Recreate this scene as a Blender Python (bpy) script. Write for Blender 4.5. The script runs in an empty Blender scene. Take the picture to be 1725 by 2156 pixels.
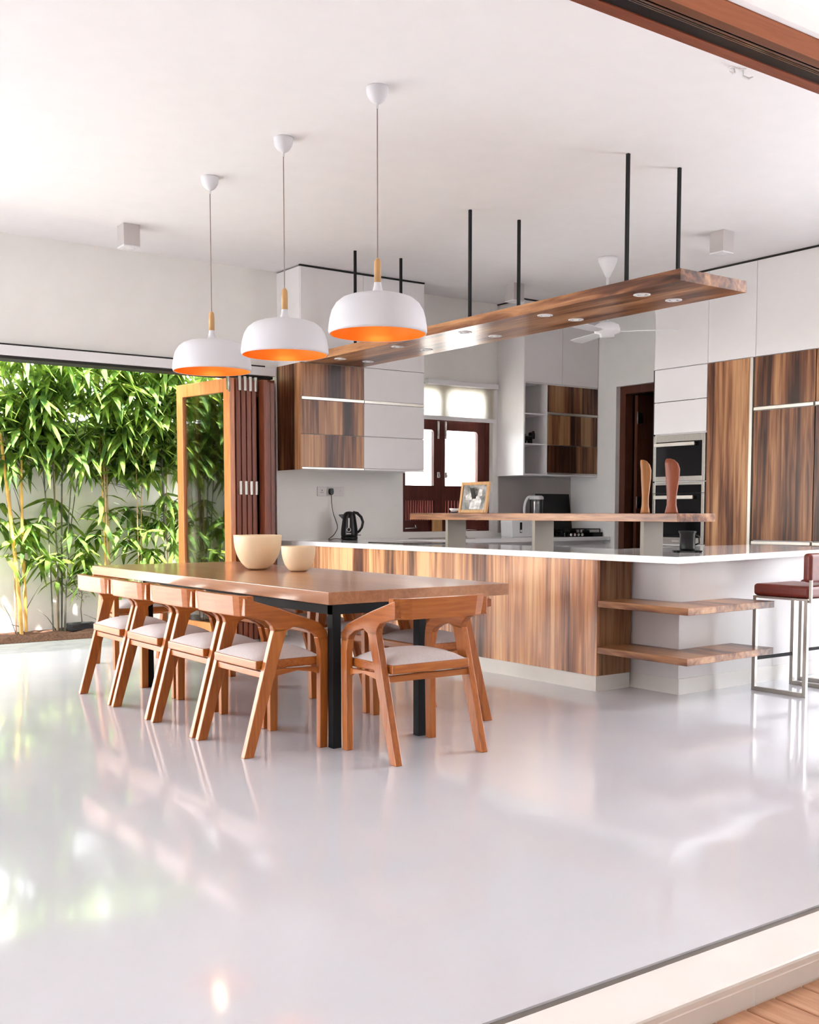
import bpy, bmesh, math, random
from mathutils import Vector, Matrix
PI = math.pi
C = bpy.context.scene
col = C.collection

# ------------------------------------------------------------------ camera
cd = bpy.data.cameras.new('camera'); cam = bpy.data.objects.new('camera', cd); col.objects.link(cam)
cam.location = (0, 0, 1.15)
cam.rotation_euler = (math.radians(86.0), 0, -math.radians(35.8))
cd.sensor_fit = 'VERTICAL'; cd.sensor_height = 36.0; cd.sensor_width = 28.8
cd.lens = 36.0 * 2300 / 2156
cd.shift_y = 2300 * math.tan(math.radians(4.0)) / 2156
cd.clip_start = 0.05; cd.clip_end = 200
C.camera = cam

# ------------------------------------------------------------------ world, exposure
C.view_settings.view_transform = 'Standard'; C.view_settings.look = 'None'
C.view_settings.exposure = 1.68; C.view_settings.gamma = 1.0
w = bpy.data.worlds.new('world'); C.world = w; w.use_nodes = True
nt = w.node_tree; nt.nodes.clear()
wo = nt.nodes.new('ShaderNodeOutputWorld'); bg = nt.nodes.new('ShaderNodeBackground')
tc = nt.nodes.new('ShaderNodeTexCoord')
# daylight sky: even overcast light with a broad bright area low in the west-south-west
dp = nt.nodes.new('ShaderNodeVectorMath'); dp.operation = 'DOT_PRODUCT'
gv = Vector((-.90, -.22, .30)).normalized(); dp.inputs[1].default_value = gv
nt.links.new(tc.outputs['Generated'], dp.inputs[0])
mr = nt.nodes.new('ShaderNodeMapRange'); mr.interpolation_type = 'SMOOTHSTEP'
mr.inputs[1].default_value = .35; mr.inputs[2].default_value = 1.0; mr.inputs[3].default_value = 4.6; mr.inputs[4].default_value = 4.6
nt.links.new(dp.outputs['Value'], mr.inputs[0]); nt.links.new(mr.outputs[0], bg.inputs['Strength'])
bg.inputs['Color'].default_value = (.91, .945, 1.0, 1)
nt.links.new(bg.outputs[0], wo.inputs['Surface'])
sd = bpy.data.lights.new('sun', 'SUN'); sd.energy = 30.0; sd.angle = math.radians(4); sd.color = (1.0, 0.97, 0.92)
so = bpy.data.objects.new('sun', sd); col.objects.link(so)
so.rotation_euler = Vector((0.26, 0.33, -1.0)).to_track_quat('-Z', 'Y').to_euler()   # high sun: it only reaches the garden behind the house

# ------------------------------------------------------------------ materials
def new_mat(name):
    m = bpy.data.materials.new(name); m.use_nodes = True
    b = m.node_tree.nodes['Principled BSDF']
    return m, m.node_tree, b

def flat(name, c, rough=.5, metal=0., var=.06, scale=6., coat=0., bump=0., emis=None, trans=0., spec=None):
    m, t, b = new_mat(name)
    tcn = t.nodes.new('ShaderNodeTexCoord'); n = t.nodes.new('ShaderNodeTexNoise')
    n.inputs['Scale'].default_value = scale; n.inputs['Detail'].default_value = 4
    t.links.new(tcn.outputs['Object'], n.inputs['Vector'])
    r = t.nodes.new('ShaderNodeValToRGB'); el = r.color_ramp.elements
    el[0].position = .3; el[1].position = .7
    el[0].color = tuple(max(0, x * (1 - var)) for x in c) + (1,)
    el[1].color = tuple(min(1, x * (1 + var)) for x in c) + (1,)
    t.links.new(n.outputs[0], r.inputs[0]); t.links.new(r.outputs[0], b.inputs['Base Color'])
    b.inputs['Roughness'].default_value = rough; b.inputs['Metallic'].default_value = metal
    b.inputs['Coat Weight'].default_value = coat; b.inputs['Coat Roughness'].default_value = .08
    if spec is not None: b.inputs['Specular IOR Level'].default_value = spec
    if trans: b.inputs['Transmission Weight'].default_value = trans
    if bump:
        bp = t.nodes.new('ShaderNodeBump'); bp.inputs['Strength'].default_value = bump; bp.inputs['Distance'].default_value = .002
        n2 = t.nodes.new('ShaderNodeTexNoise'); n2.inputs['Scale'].default_value = 220
        t.links.new(tcn.outputs['Object'], n2.inputs['Vector'])
        t.links.new(n2.outputs[0], bp.inputs['Height']); t.links.new(bp.outputs[0], b.inputs['Normal'])
    if emis:
        b.inputs['Emission Color'].default_value = tuple(emis[0]) + (1,); b.inputs['Emission Strength'].default_value = emis[1]
    return m

def wood(name, axis, stops, bands=7., streak=46., rough=.35, coat=0., along=.07, offs=0., wmix=.5, plank=0.):
    """long grain running along `axis`; stops: list of (position, rgb)"""
    m, t, b = new_mat(name)
    tcn = t.nodes.new('ShaderNodeTexCoord'); mp = t.nodes.new('ShaderNodeMapping')
    s = [1., 1., 1.]; s['xyz'.index(axis)] = along
    mp.inputs['Scale'].default_value = s; mp.inputs['Location'].default_value = (offs, offs * .7, offs * .3)
    t.links.new(tcn.outputs['Object'], mp.inputs['Vector'])
    n1 = t.nodes.new('ShaderNodeTexNoise'); n1.inputs['Scale'].default_value = bands; n1.inputs['Detail'].default_value = 2
    n1.inputs['Distortion'].default_value = .35
    n2 = t.nodes.new('ShaderNodeTexNoise'); n2.inputs['Scale'].default_value = streak; n2.inputs['Detail'].default_value = 6
    n2.inputs['Distortion'].default_value = .6
    t.links.new(mp.outputs[0], n1.inputs['Vector']); t.links.new(mp.outputs[0], n2.inputs['Vector'])
    mx = t.nodes.new('ShaderNodeMix'); mx.data_type = 'FLOAT'; mx.inputs[0].default_value = wmix
    t.links.new(n1.outputs[0], mx.inputs[2]); t.links.new(n2.outputs[0], mx.inputs[3])
    src = mx.outputs[0]
    if plank:
        oi = t.nodes.new('ShaderNodeObjectInfo'); sp = t.nodes.new('ShaderNodeSeparateXYZ')
        t.links.new(tcn.outputs['Object'], sp.inputs[0])
        def mth(op, a, b=None):
            q = t.nodes.new('ShaderNodeMath'); q.operation = op
            for i, v in enumerate((a, b)):
                if v is None: continue
                if isinstance(v, (int, float)): q.inputs[i].default_value = v
                else: t.links.new(v, q.inputs[i])
            return q.outputs[0]
        u = mth('ADD', sp.outputs[0], sp.outputs[1]); u = mth('ADD', u, mth('MULTIPLY', oi.outputs['Random'], 7.3))
        wob = mth('MULTIPLY', n1.outputs[0], .05); u = mth('ADD', u, wob)
        fl = mth('FLOOR', mth('DIVIDE', u, plank))
        wn_ = t.nodes.new('ShaderNodeTexWhiteNoise'); wn_.noise_dimensions = '1D'; t.links.new(fl, wn_.inputs['W'])
        tone = mth('MULTIPLY', mth('SUBTRACT', wn_.outputs['Value'], .42), .135)
        # each panel cut from a different part of the veneer
        cb = t.nodes.new('ShaderNodeCombineXYZ'); t.links.new(mth('MULTIPLY', oi.outputs['Random'], 20.), cb.inputs[0])
        av = t.nodes.new('ShaderNodeVectorMath'); t.links.new(mp.outputs[0], av.inputs[0]); t.links.new(cb.outputs[0], av.inputs[1])
        t.links.new(av.outputs[0], n1.inputs['Vector']); t.links.new(av.outputs[0], n2.inputs['Vector'])
        src = mth('ADD', src, tone)
    r = t.nodes.new('ShaderNodeValToRGB'); el = r.color_ramp.elements
    while len(el) < len(stops): el.new(.5)
    for q, (p, c) in zip(el, stops): q.position = p; q.color = tuple(c) + (1,)
    t.links.new(src, r.inputs[0]); t.links.new(r.outputs[0], b.inputs['Base Color'])
    b.inputs['Roughness'].default_value = rough
    b.inputs['Coat Weight'].default_value = coat; b.inputs['Coat Roughness'].default_value = .12
    b.inputs['Specular IOR Level'].default_value = .36
    return m

TIG = [(.38, (.042, .014, .007)), (.44, (.13, .044, .020)), (.50, (.27, .108, .046)), (.56, (.43, .20, .088)), (.64, (.60, .33, .16))]
TEAK = [(.30, (.26, .064, .011)), (.5, (.42, .120, .021)), (.7, (.54, .185, .040))]
RED = [(.30, (.13, .028, .012)), (.5, (.22, .055, .024)), (.7, (.33, .095, .04))]
M = {}
M['lam_z'] = wood('striped walnut laminate upright grain', 'z', TIG, bands=5., streak=30., rough=.32, wmix=.42, along=.045, plank=.155)
M['lam_lit'] = wood('striped walnut laminate lit tone', 'z', [(p - .02, tuple(min(.9, q * 1.6 + .03) for q in c)) for p, c in TIG], bands=5., streak=30., rough=.26, wmix=.42, along=.045, plank=.155, coat=.3)  # same laminate, lightened: the light on the island is put into colour
M['lam_y'] = wood('striped walnut laminate long grain', 'y', TIG, bands=3.5, streak=22., rough=.3, offs=3.1, wmix=.4, along=.10)
M['lam_x'] = wood('striped walnut laminate cross grain', 'x', TIG, rough=.32, offs=5.2)
M['teak_z'] = wood('teak upright grain', 'z', TEAK, bands=5, streak=70, rough=.34, coat=.15)
M['teak_y'] = wood('teak long grain', 'y', TEAK, bands=4, streak=60, rough=.34, coat=.15, offs=2.)
M['teak_x'] = wood('teak cross grain', 'x', TEAK, bands=5, streak=70, rough=.34, coat=.12, offs=4.)
M['table'] = wood('polished teak tabletop', 'y', [(.3, (.30, .125, .060)), (.5, (.42, .19, .095)), (.7, (.54, .27, .14))], bands=3, streak=40, rough=.28, coat=.55, offs=1.)
M['red_z'] = wood('red stained hardwood', 'z', RED, bands=4, streak=60, rough=.34, coat=.2)
M['red_x'] = wood('red stained hardwood beam', 'x', RED, bands=4, streak=60, rough=.4)
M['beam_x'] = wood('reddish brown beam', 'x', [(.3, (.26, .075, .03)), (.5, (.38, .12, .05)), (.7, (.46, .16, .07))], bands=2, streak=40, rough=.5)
M['beam_shade_x'] = wood('shaded brown beam', 'x', [(.3, (.10, .03, .012)), (.5, (.15, .05, .02)), (.7, (.2, .07, .03))], bands=2, streak=40, rough=.5)  # shade on the beam, put into the colour of this band
M['lit_orange_z'] = wood('hardwood in lit orange tone', 'z', [(.3, (.42, .13, .04)), (.5, (.60, .21, .07)), (.7, (.72, .32, .13))], bands=4, streak=60, rough=.32, coat=.25)  # lit tone of the folding door timber, put into the colour
M['dark_win'] = wood('dark mahogany window wood', 'z', [(.3, (.045, .008, .006)), (.5, (.085, .016, .010)), (.7, (.14, .03, .018))], bands=4, streak=60, rough=.35)
M['dark_door'] = wood('dark brown door wood', 'z', [(.3, (.05, .014, .008)), (.5, (.09, .028, .014)), (.7, (.14, .045, .024))], bands=4, streak=60, rough=.4)
M['light_wood'] = wood('pale beech', 'z', [(.3, (.44, .24, .09)), (.5, (.54, .30, .12)), (.7, (.62, .37, .16))], bands=5, streak=60, rough=.45)
M['deck'] = wood('weathered deck boards', 'y', [(.3, (.36, .16, .08)), (.5, (.52, .27, .15)), (.7, (.64, .38, .24))], bands=5, streak=60, rough=.6)
M['wall'] = flat('white plaster', (.88, .86, .825), rough=.85, var=.015, bump=.04)
M['ceil'] = flat('ceiling plaster', (.89, .865, .86), rough=.9, var=.012)
M['white_lam'] = flat('white matt laminate', (.82, .79, .785), rough=.38, var=.01)
M['quartz'] = flat('white quartz worktop', (.90, .89, .88), rough=.10, var=.01, coat=.3)
M['white_plinth'] = flat('cream stone plinth', (.84, .81, .77), rough=.3, var=.02)
M['white_metal'] = flat('white powder coat', (.80, .79, .80), rough=.35, var=.01)
M['white_shade'] = flat('matt white lamp shade', (.70, .69, .72), rough=.6, var=.01)
M['white_plastic'] = flat('white plastic', (.85, .85, .85), rough=.3, var=.01)
M['grey_panel'] = flat('grey backsplash glass', (.42, .38, .36), rough=.25, var=.02)
M['seat'] = flat('pale grey woven fabric', (.60, .54, .53), rough=.95, var=.08, scale=150, bump=.25)
M['black'] = flat('black steel', (.008, .008, .009), rough=.6, var=.1, spec=.2)
M['black_gloss'] = flat('black glass', (.005, .005, .006), rough=.06, var=.1, spec=.25)
M['black_plastic'] = flat('black plastic', (.007, .007, .007), rough=.3, var=.1, spec=.3)
M['gap'] = flat('shadow gap black', (.02, .018, .016), rough=.8, var=.1)  # near black for tracks and joints, stands in for shade in gaps
M['steel'] = flat('brushed stainless steel', (.40, .375, .34), rough=.30, metal=1., var=.05, scale=40)
M['chrome'] = flat('chrome', (.72, .71, .70), rough=.14, metal=1., var=.02)
M['alu'] = flat('aluminium profile', (.62, .58, .52), rough=.35, metal=.8, var=.03)
M['post_steel'] = flat('brushed steel plate', (.23, .20, .165), rough=.5, metal=.2, var=.05)
M['leather'] = flat('oxblood leather', (.17, .022, .012), rough=.36, var=.12, scale=30, bump=.1)
M['cord'] = flat('grey textile cord', (.30, .24, .22), rough=.8)
M['copper'] = flat('orange copper lacquer', (.66, .18, .007), rough=.42, metal=.3, var=.03)
M['glow'] = flat('warm bulb', (1, .8, .5), emis=((1, .6, .2), 1.2))
M['cream'] = flat('cream glazed ceramic', (.80, .62, .40), rough=.45, var=.04)
M['soil'] = flat('dark brown soil', (.10, .045, .025), rough=.95, var=.6, scale=60)
M['stone'] = flat('grey paving stone', (.30, .295, .295), rough=.7, var=.14, scale=8)
M['garden_wall'] = flat('cream garden wall render', (.93, .92, .91), rough=.9, var=.03)
M['ground'] = flat('grey outdoor paving', (.16, .16, .16), rough=.9, var=.05)
M['culm_y'] = flat('yellow bamboo cane', (.62, .36, .08), rough=.4, var=.35, scale=7)
M['culm_t'] = flat('tan bamboo cane', (.50, .34, .19), rough=.5, var=.3, scale=9)
M['culm_d'] = flat('dark green bamboo cane', (.075, .075, .05), rough=.5, var=.4, scale=9)
M['pot'] = flat('dark plastic pot', (.03, .033, .036), rough=.6)
M['bark'] = flat('grey twig bark', (.26, .22, .19), rough=.8)

def make_floor():
    m, t, b = new_mat('polished white floor')
    tcn = t.nodes.new('ShaderNodeTexCoord'); n = t.nodes.new('ShaderNodeTexNoise')
    n.inputs['Scale'].default_value = .9; n.inputs['Detail'].default_value = 5
    t.links.new(tcn.outputs['Object'], n.inputs['Vector'])
    r = t.nodes.new('ShaderNodeValToRGB'); el = r.color_ramp.elements
    el[0].position = .3; el[1].position = .7
    el[0].color = (.62, .625, .665, 1); el[1].color = (.66, .665, .71, 1)
    t.links.new(n.outputs[0], r.inputs[0]); t.links.new(r.outputs[0], b.inputs['Base Color'])
    r2 = t.nodes.new('ShaderNodeMapRange'); r2.inputs[3].default_value = .06; r2.inputs[4].default_value = .11
    t.links.new(n.outputs[0], r2.inputs[0]); t.links.new(r2.outputs[0], b.inputs['Roughness'])
    n3 = t.nodes.new('ShaderNodeTexNoise'); n3.inputs['Scale'].default_value = 2.2; n3.inputs['Detail'].default_value = 1
    t.links.new(tcn.outputs['Object'], n3.inputs['Vector'])
    bp = t.nodes.new('ShaderNodeBump'); bp.inputs['Strength'].default_value = .10; bp.inputs['Distance'].default_value = .02
    t.links.new(n3.outputs[0], bp.inputs['Height']); t.links.new(bp.outputs[0], b.inputs['Normal'])
    return m
M['floor'] = make_floor()

def make_leaf(name, c1, c2):
    m = bpy.data.materials.new(name); m.use_nodes = True; t = m.node_tree; t.nodes.clear()
    o = t.nodes.new('ShaderNodeOutputMaterial'); p = t.nodes.new('ShaderNodeBsdfPrincipled')
    tr = t.nodes.new('ShaderNodeBsdfTranslucent'); mx = t.nodes.new('ShaderNodeMixShader')
    g = t.nodes.new('ShaderNodeTexCoord'); n = t.nodes.new('ShaderNodeTexNoise'); n.inputs['Scale'].default_value = 9
    t.links.new(g.outputs['Object'], n.inputs['Vector'])
    r = t.nodes.new('ShaderNodeValToRGB'); el = r.color_ramp.elements
    el[0].position = .35; el[1].position = .65; el[0].color = c1 + (1,); el[1].color = c2 + (1,)
    t.links.new(n.outputs[0], r.inputs[0]); t.links.new(r.outputs[0], p.inputs['Base Color'])
    hs = t.nodes.new('ShaderNodeHueSaturation'); hs.inputs['Hue'].default_value = .465; hs.inputs['Value'].default_value = 2.6
    t.links.new(r.outputs[0], hs.inputs['Color']); t.links.new(hs.outputs[0], tr.inputs['Color'])
    p.inputs['Roughness'].default_value = .7; p.inputs['Specular IOR Level'].default_value = .15
    mx.inputs[0].default_value = .45
    t.links.new(p.outputs[0], mx.inputs[1]); t.links.new(tr.outputs[0], mx.inputs[2]); t.links.new(mx.outputs[0], o.inputs[0])
    return m
M['leaf'] = make_leaf('bamboo leaf', (.036, .085, .022), (.15, .25, .042))

def make_blind():
    m = bpy.data.materials.new('translucent blind cloth'); m.use_nodes = True; t = m.node_tree; t.nodes.clear()
    o = t.nodes.new('ShaderNodeOutputMaterial'); d = t.nodes.new('ShaderNodeBsdfDiffuse')
    tr = t.nodes.new('ShaderNodeBsdfTranslucent'); mx = t.nodes.new('ShaderNodeMixShader')
    n = t.nodes.new('ShaderNodeTexNoise'); n.inputs['Scale'].default_value = 120
    r = t.nodes.new('ShaderNodeValToRGB'); r.color_ramp.elements[0].color = (.88, .85, .78, 1); r.color_ramp.elements[1].color = (.97, .95, .88, 1)
    t.links.new(n.outputs[0], r.inputs[0]); t.links.new(r.outputs[0], d.inputs[0]); t.links.new(r.outputs[0], tr.inputs[0])
    mx.inputs[0].default_value = .8
    t.links.new(d.outputs[0], mx.inputs[1]); t.links.new(tr.outputs[0], mx.inputs[2]); t.links.new(mx.outputs[0], o.inputs[0])
    return m
M['blind'] = make_blind()

def make_glass(name, tint=(1, 1, 1), refl=.12):
    m = bpy.data.materials.new(name); m.use_nodes = True; t = m.node_tree; t.nodes.clear()
    o = t.nodes.new('ShaderNodeOutputMaterial'); tr = t.nodes.new('ShaderNodeBsdfTransparent')
    g = t.nodes.new('ShaderNodeBsdfGlossy'); mx = t.nodes.new('ShaderNodeMixShader'); lw = t.nodes.new('ShaderNodeLayerWeight')
    lw.inputs['Blend'].default_value = .25
    tr.inputs[0].default_value = tint + (1,); g.inputs['Roughness'].default_value = .01
    mr = t.nodes.new('ShaderNodeMapRange'); mr.inputs[3].default_value = refl; mr.inputs[4].default_value = .9
    t.links.new(lw.outputs['Fresnel'], mr.inputs[0]); t.links.new(mr.outputs[0], mx.inputs[0])
    t.links.new(tr.outputs[0], mx.inputs[1]); t.links.new(g.outputs[0], mx.inputs[2]); t.links.new(mx.outputs[0], o.inputs[0])
    return m
M['glass'] = make_glass('clear door glass', (.90, .93, .91), .22)
M['glass_clear'] = make_glass('clear window glass', (.97, .98, .98), .03)
M['jug_glass'] = make_glass('frosty jug plastic', (.84, .85, .86), .10)

# ------------------------------------------------------------------ mesh helpers
class MB:
    def __init__(s): s.bm = bmesh.new()
    def box(s, x0, x1, y0, y1, z0, z1, bev=0., seg=2):
        b = bmesh.new(); vs = [b.verts.new((x, y, z)) for x in (x0, x1) for y in (y0, y1) for z in (z0, z1)]
        for f in ((0, 1, 3, 2), (4, 6, 7, 5), (0, 4, 5, 1), (2, 3, 7, 6), (0, 2, 6, 4), (1, 5, 7, 3)):
            b.faces.new([vs[i] for i in f])
        if bev > 0:
            bmesh.ops.bevel(b, geom=b.edges[:], offset=bev, segments=seg, affect='EDGES', profile=.5)
        s._join(b); return s
    def _join(s, b, mat=None):
        if mat is not None: bmesh.ops.transform(b, matrix=mat, verts=b.verts[:])
        me = bpy.data.meshes.new('t'); b.to_mesh(me); b.free(); s.bm.from_mesh(me); bpy.data.meshes.remove(me)
    def prism(s, poly, axis, a, b, bev=0., seg=2):
        """poly: 2D points in the two other axes (order x,y / x,z / y,z), extruded along axis a..b"""
        q = bmesh.new()
        def P(u, v, t):
            return {'x': (t, u, v), 'y': (u, t, v), 'z': (u, v, t)}[axis]
        A = [q.verts.new(P(u, v, a)) for u, v in poly]; B = [q.verts.new(P(u, v, b)) for u, v in poly]
        n = len(poly)
        q.faces.new(A); q.faces.new(B[::-1])
        for i in range(n): q.faces.new((A[i], B[i], B[(i + 1) % n], A[(i + 1) % n]))
        bmesh.ops.recalc_face_normals(q, faces=q.faces[:])
        if bev > 0: bmesh.ops.bevel(q, geom=q.edges[:], offset=bev, segments=seg, affect='EDGES', profile=.5, clamp_overlap=True)
        s._join(q); return s
    def tube(s, pts, r, n=12, cap=True):
        b = s.bm; rings = []
        P = [Vector(p) for p in pts]; rs = r if isinstance(r, (list, tuple)) else [r] * len(P)
        up = None
        for i, p in enumerate(P):
            d = (P[min(i + 1, len(P) - 1)] - P[max(i - 1, 0)]).normalized()
            if up is None:
                up = Vector((0, 0, 1)) if abs(d.z) < .9 else Vector((1, 0, 0))
            u = d.cross(up).normalized(); v = u.cross(d).normalized(); up = v
            rings.append([b.verts.new(p + (u * math.cos(2 * PI * k / n) + v * math.sin(2 * PI * k / n)) * rs[i]) for k in range(n)])
        for i in range(len(rings) - 1):
            for k in range(n):
                f = b.faces.new((rings[i][k], rings[i][(k + 1) % n], rings[i + 1][(k + 1) % n], rings[i + 1][k])); f.smooth = True
        if cap: b.faces.new(rings[0][::-1]); b.faces.new(rings[-1])
        return s
    def lathe(s, prof, cx=0, cy=0, n=40, close=False):
        b = s.bm; rings = []
        for r, z in prof:
            if r < 1e-5: rings.append([b.verts.new((cx, cy, z))])
            else: rings.append([b.verts.new((cx + r * math.cos(2 * PI * k / n), cy + r * math.sin(2 * PI * k / n), z)) for k in range(n)])
        pairs = list(zip(rings[:-1], rings[1:]))
        if close: pairs.append((rings[-1], rings[0]))
        for A, B in pairs:
            for k in range(n):
                k2 = (k + 1) % n
                if len(A) == 1 and len(B) == 1: continue
                if len(A) == 1: vs = (A[0], B[k], B[k2])
                elif len(B) == 1: vs = (A[k], B[0], A[k2])
                else: vs = (A[k], B[k], B[k2], A[k2])
                f = b.faces.new(vs); f.smooth = True
        bmesh.ops.recalc_face_normals(b, faces=b.faces[:])
        return s
    def loft(s, rings, smooth=True, cap=True):
        b = s.bm; R = [[b.verts.new(p) for p in r] for r in rings]; n = len(R[0])
        for i in range(len(R) - 1):
            for k in range(n):
                f = b.faces.new((R[i][k], R[i][(k + 1) % n], R[i + 1][(k + 1) % n], R[i + 1][k])); f.smooth = smooth
        if cap: b.faces.new(R[0][::-1]); b.faces.new(R[-1])
        bmesh.ops.recalc_face_normals(b, faces=b.faces[:])
        return s
    def xf(s, mat): bmesh.ops.transform(s.bm, matrix=mat, verts=s.bm.verts[:]); return s
    def build(s, name, mat, parent=None, world=False, smooth_angle=None, label=None):
        """world=True: vertices were written in world coordinates, the parent is an Empty without rotation"""
        if world and parent is not None:
            L = Vector((0, 0, 0)); q = parent
            while q is not None: L += Vector(q.location); q = q.parent
            bmesh.ops.translate(s.bm, vec=-L, verts=s.bm.verts[:])
        me = bpy.data.meshes.new(name); s.bm.to_mesh(me); s.bm.free()
        me.materials.append(M[mat] if isinstance(mat, str) else mat)
        o = bpy.data.objects.new(name, me); col.objects.link(o)
        if parent is not None: o.parent = parent
        if label: o['label'] = label
        return o
def box(name, mat, x0, x1, y0, y1, z0, z1, parent=None, bev=.0, label=None):
    return MB().box(x0, x1, y0, y1, z0, z1, bev).build(name, mat, parent, world=True, label=label)
def thing(name, label, cat, loc=(0, 0, 0), rz=0, group=None):
    o = bpy.data.objects.new(name, None); col.objects.link(o); o.empty_display_size = .1
    o.location = loc; o.rotation_euler = (0, 0, rz)
    o['label'] = label; o['category'] = cat
    if group: o['group'] = group
    return o
def tag(o, label, cat, group=None):
    o['label'] = label; o['category'] = cat
    if group: o['group'] = group
    return o
def struct(o, label=None):
    o['kind'] = 'structure'
    if label: o['label'] = label
    return o
def recentre(o, loc):
    """move a single-mesh thing's origin to loc (vertices are in world coordinates)"""
    o.data.transform(Matrix.Translation(-Vector(loc))); o.location = loc; return o
def dup(root, loc, rz, label, group=None):
    r = root.copy(); col.objects.link(r); r.location = loc; r.rotation_euler = (0, 0, rz); r['label'] = label
    if group: r['group'] = group
    for ch in list(root.children):
        c = ch.copy(); col.objects.link(c); c.parent = r
        for g in list(ch.children):
            d = g.copy(); col.objects.link(d); d.parent = c
    return r

# ================================================================== SETTING
ZC = 3.33; YN = 8.93
struct(box('floor', 'floor', -6, 8.86, 1.84, 9.03, -.12, 0), 'polished white floor')
struct(box('trim_1', 'steel', -6, 8.86, 1.817, 1.84, -.12, -.006), 'dull metal strip sunk along the floor edge')
tb = MB().box(-6, 8.86, 1.64, 1.816, -.03, 0, .008).box(-6, 8.86, 1.655, 1.816, -.12, -.03)
for k in range(13): tb.box(-5.0 + k * 1.21, -4.997 + k * 1.21, 1.652, 1.656, -.12, -.03)
struct(tb.build('trim_2', 'white_plinth'), 'white stone threshold step at the deck')
dk = MB()
for k in range(90):
    x = -5 + k * .1145
    dk.box(x + .003, x + .1115, -4.0, 1.645, -.105, -.08, .002, 1)
struct(dk.build('wooden_deck', 'deck'), 'reddish wooden deck boards outside the step')
struct(box('ground', 'ground', -40, 40, -40, 1.64, -.40, -.20), 'ground beyond the house')
struct(box('ground', 'ground', -40, -6, 1.64, 40, -.40, -.14), 'ground west of the house')
struct(box('ceiling', 'ceil', -7.2, 8.86, 3.51, 9.13, ZC, 3.50), 'white plaster ceiling')
wn = MB()
for a in ((-6, -1, 0, ZC), (-1, 4.93, 2.46, ZC), (4.93, 6.36, 0, ZC), (6.36, 7.53, 0, .95), (6.36, 7.53, 2.46, ZC), (7.53, 8.86, 0, ZC)):
    wn.box(a[0], a[1], YN, 9.13, a[2], a[3])
struct(wn.build('wall_north', 'wall'), 'white kitchen wall with the garden opening and window')
we = MB()
for a in ((8.24, YN, 0, ZC), (7.22, 8.24, 2.48, ZC), (3.51, 7.22, 0, ZC)):
    we.box(8.66, 8.86, a[0], a[1], a[2], a[3])
struct(we.build('wall_east', 'wall'), 'white wall with the dark doorway')
# the unlit room past the doorway, its darkness put into the wall colour
wr = MB().box(8.86, 11.0, 8.6, 8.7, 0, 2.7).box(8.86, 11.0, 6.7, 6.8, 0, 2.7).box(11.0, 11.1, 6.7, 8.7, 0, 2.7).box(8.86, 11.1, 6.7, 8.7, 2.7, 2.8).box(8.86, 11.1, 6.7, 8.7, -.12, 0)
struct(wr.build('wall_pantry', flat('unlit store room brown', (.10, .07, .06), rough=.8)), 'unlit store room behind the doorway')
# head of the big south opening
struct(box('trim_3', 'red_x', -6, 8.86, 3.44, 3.51, ZC - .004, 3.46), 'red timber strip edging the ceiling')
struct(MB().box(-6, 8.86, 3.34, 3.44, ZC + .002, 3.46).build('trim_4', 'black_plastic'), 'black sliding door track channel')
tk = MB()
for y in (3.335, 3.350, 3.362): tk.box(-6, 8.86, y - .004, y + .002, ZC - .004, ZC + .0015)
struct(tk.build('trim_5', 'chrome'), 'thin silver rails of the door track')
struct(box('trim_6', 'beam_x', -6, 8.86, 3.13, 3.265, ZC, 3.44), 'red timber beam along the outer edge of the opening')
struct(box('trim_13', 'beam_shade_x', -6, 8.86, 3.267, 3.326, ZC + .004, 3.44), 'shaded dark brown band of the beam beside the track')
struct(MB().box(-6, 8.86, 3.095, 3.128, 3.335, 3.425).build('trim_7', 'ceil'), 'white plaster roof edge outside the beam')
# added out-of-view roof and walls that keep sky light off the near floor
struct(box('shade_roof', 'ceil', -6, 8.86, -4.0, 3.50, 3.90, 4.05), 'added unseen roof that shades the deck and near floor')
struct(MB().box(-6, 8.86, -4.2, -4.0, -.2, 4.05).box(-6.2, -6, -4.2, 3.5, -.2, 4.05).box(8.86, 9.0, -4.2, 1.9, -.2, 4.05).build('shade_walls', 'wall'), 'added unseen walls that shade the near floor')
# pelmet over the garden opening
pl = MB().box(-1, 4.89, 8.86, YN, 2.378, 2.455, .004)
struct(pl.build('trim_8', 'white_metal'), 'white pelmet above the garden opening')
struct(MB().box(-1, 4.80, 8.895, YN, 2.458, 2.472).build('trim_9', 'gap'), 'dark shadow line above the pelmet')  # solid strip standing in for the shade above the pelmet
struct(MB().box(-1, 4.88, 8.90, 9.10, 2.355, 2.378).build('trim_10', 'gap'), 'dark folding door track under the pelmet')
struct(box('trim_11', 'red_z', 4.80, 4.925, 8.95, 9.07, 0, 2.355), 'red hardwood jamb of the garden opening')

# garden
pv = MB()
for i in range(-3, 9):
    pv.box(i * .9, i * .9 + .894, 9.035, 9.40, -.10, -.004, .003, 1); pv.box(i * .9 + .45, i * .9 + 1.344, 9.406, 9.78, -.10, -.004, .003, 1)
struct(pv.build('garden_paving', 'stone'), 'grey stone paving outside the garden opening')
random.seed(5)
sb = bmesh.new(); NX, NY = 90, 9; g = []
for i in range(NX + 1):
    row = []
    for j in range(NY + 1):
        x = -3 + i * 12 / NX; y = 9.78 + j * .57 / NY
        row.append(sb.verts.new((x, y, (.0 if j in (0,) else .035 + random.uniform(-.015, .02)))))
    g.append(row)
for i in range(NX):
    for j in range(NY): sb.faces.new((g[i][j], g[i + 1][j], g[i + 1][j + 1], g[i][j + 1]))
r0 = bmesh.ops.extrude_face_region(sb, geom=sb.faces[:])
bmesh.ops.translate(sb, vec=(0, 0, -.25), verts=[v for v in r0['geom'] if isinstance(v, bmesh.types.BMVert)])
bmesh.ops.recalc_face_normals(sb, faces=sb.faces[:])
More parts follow.
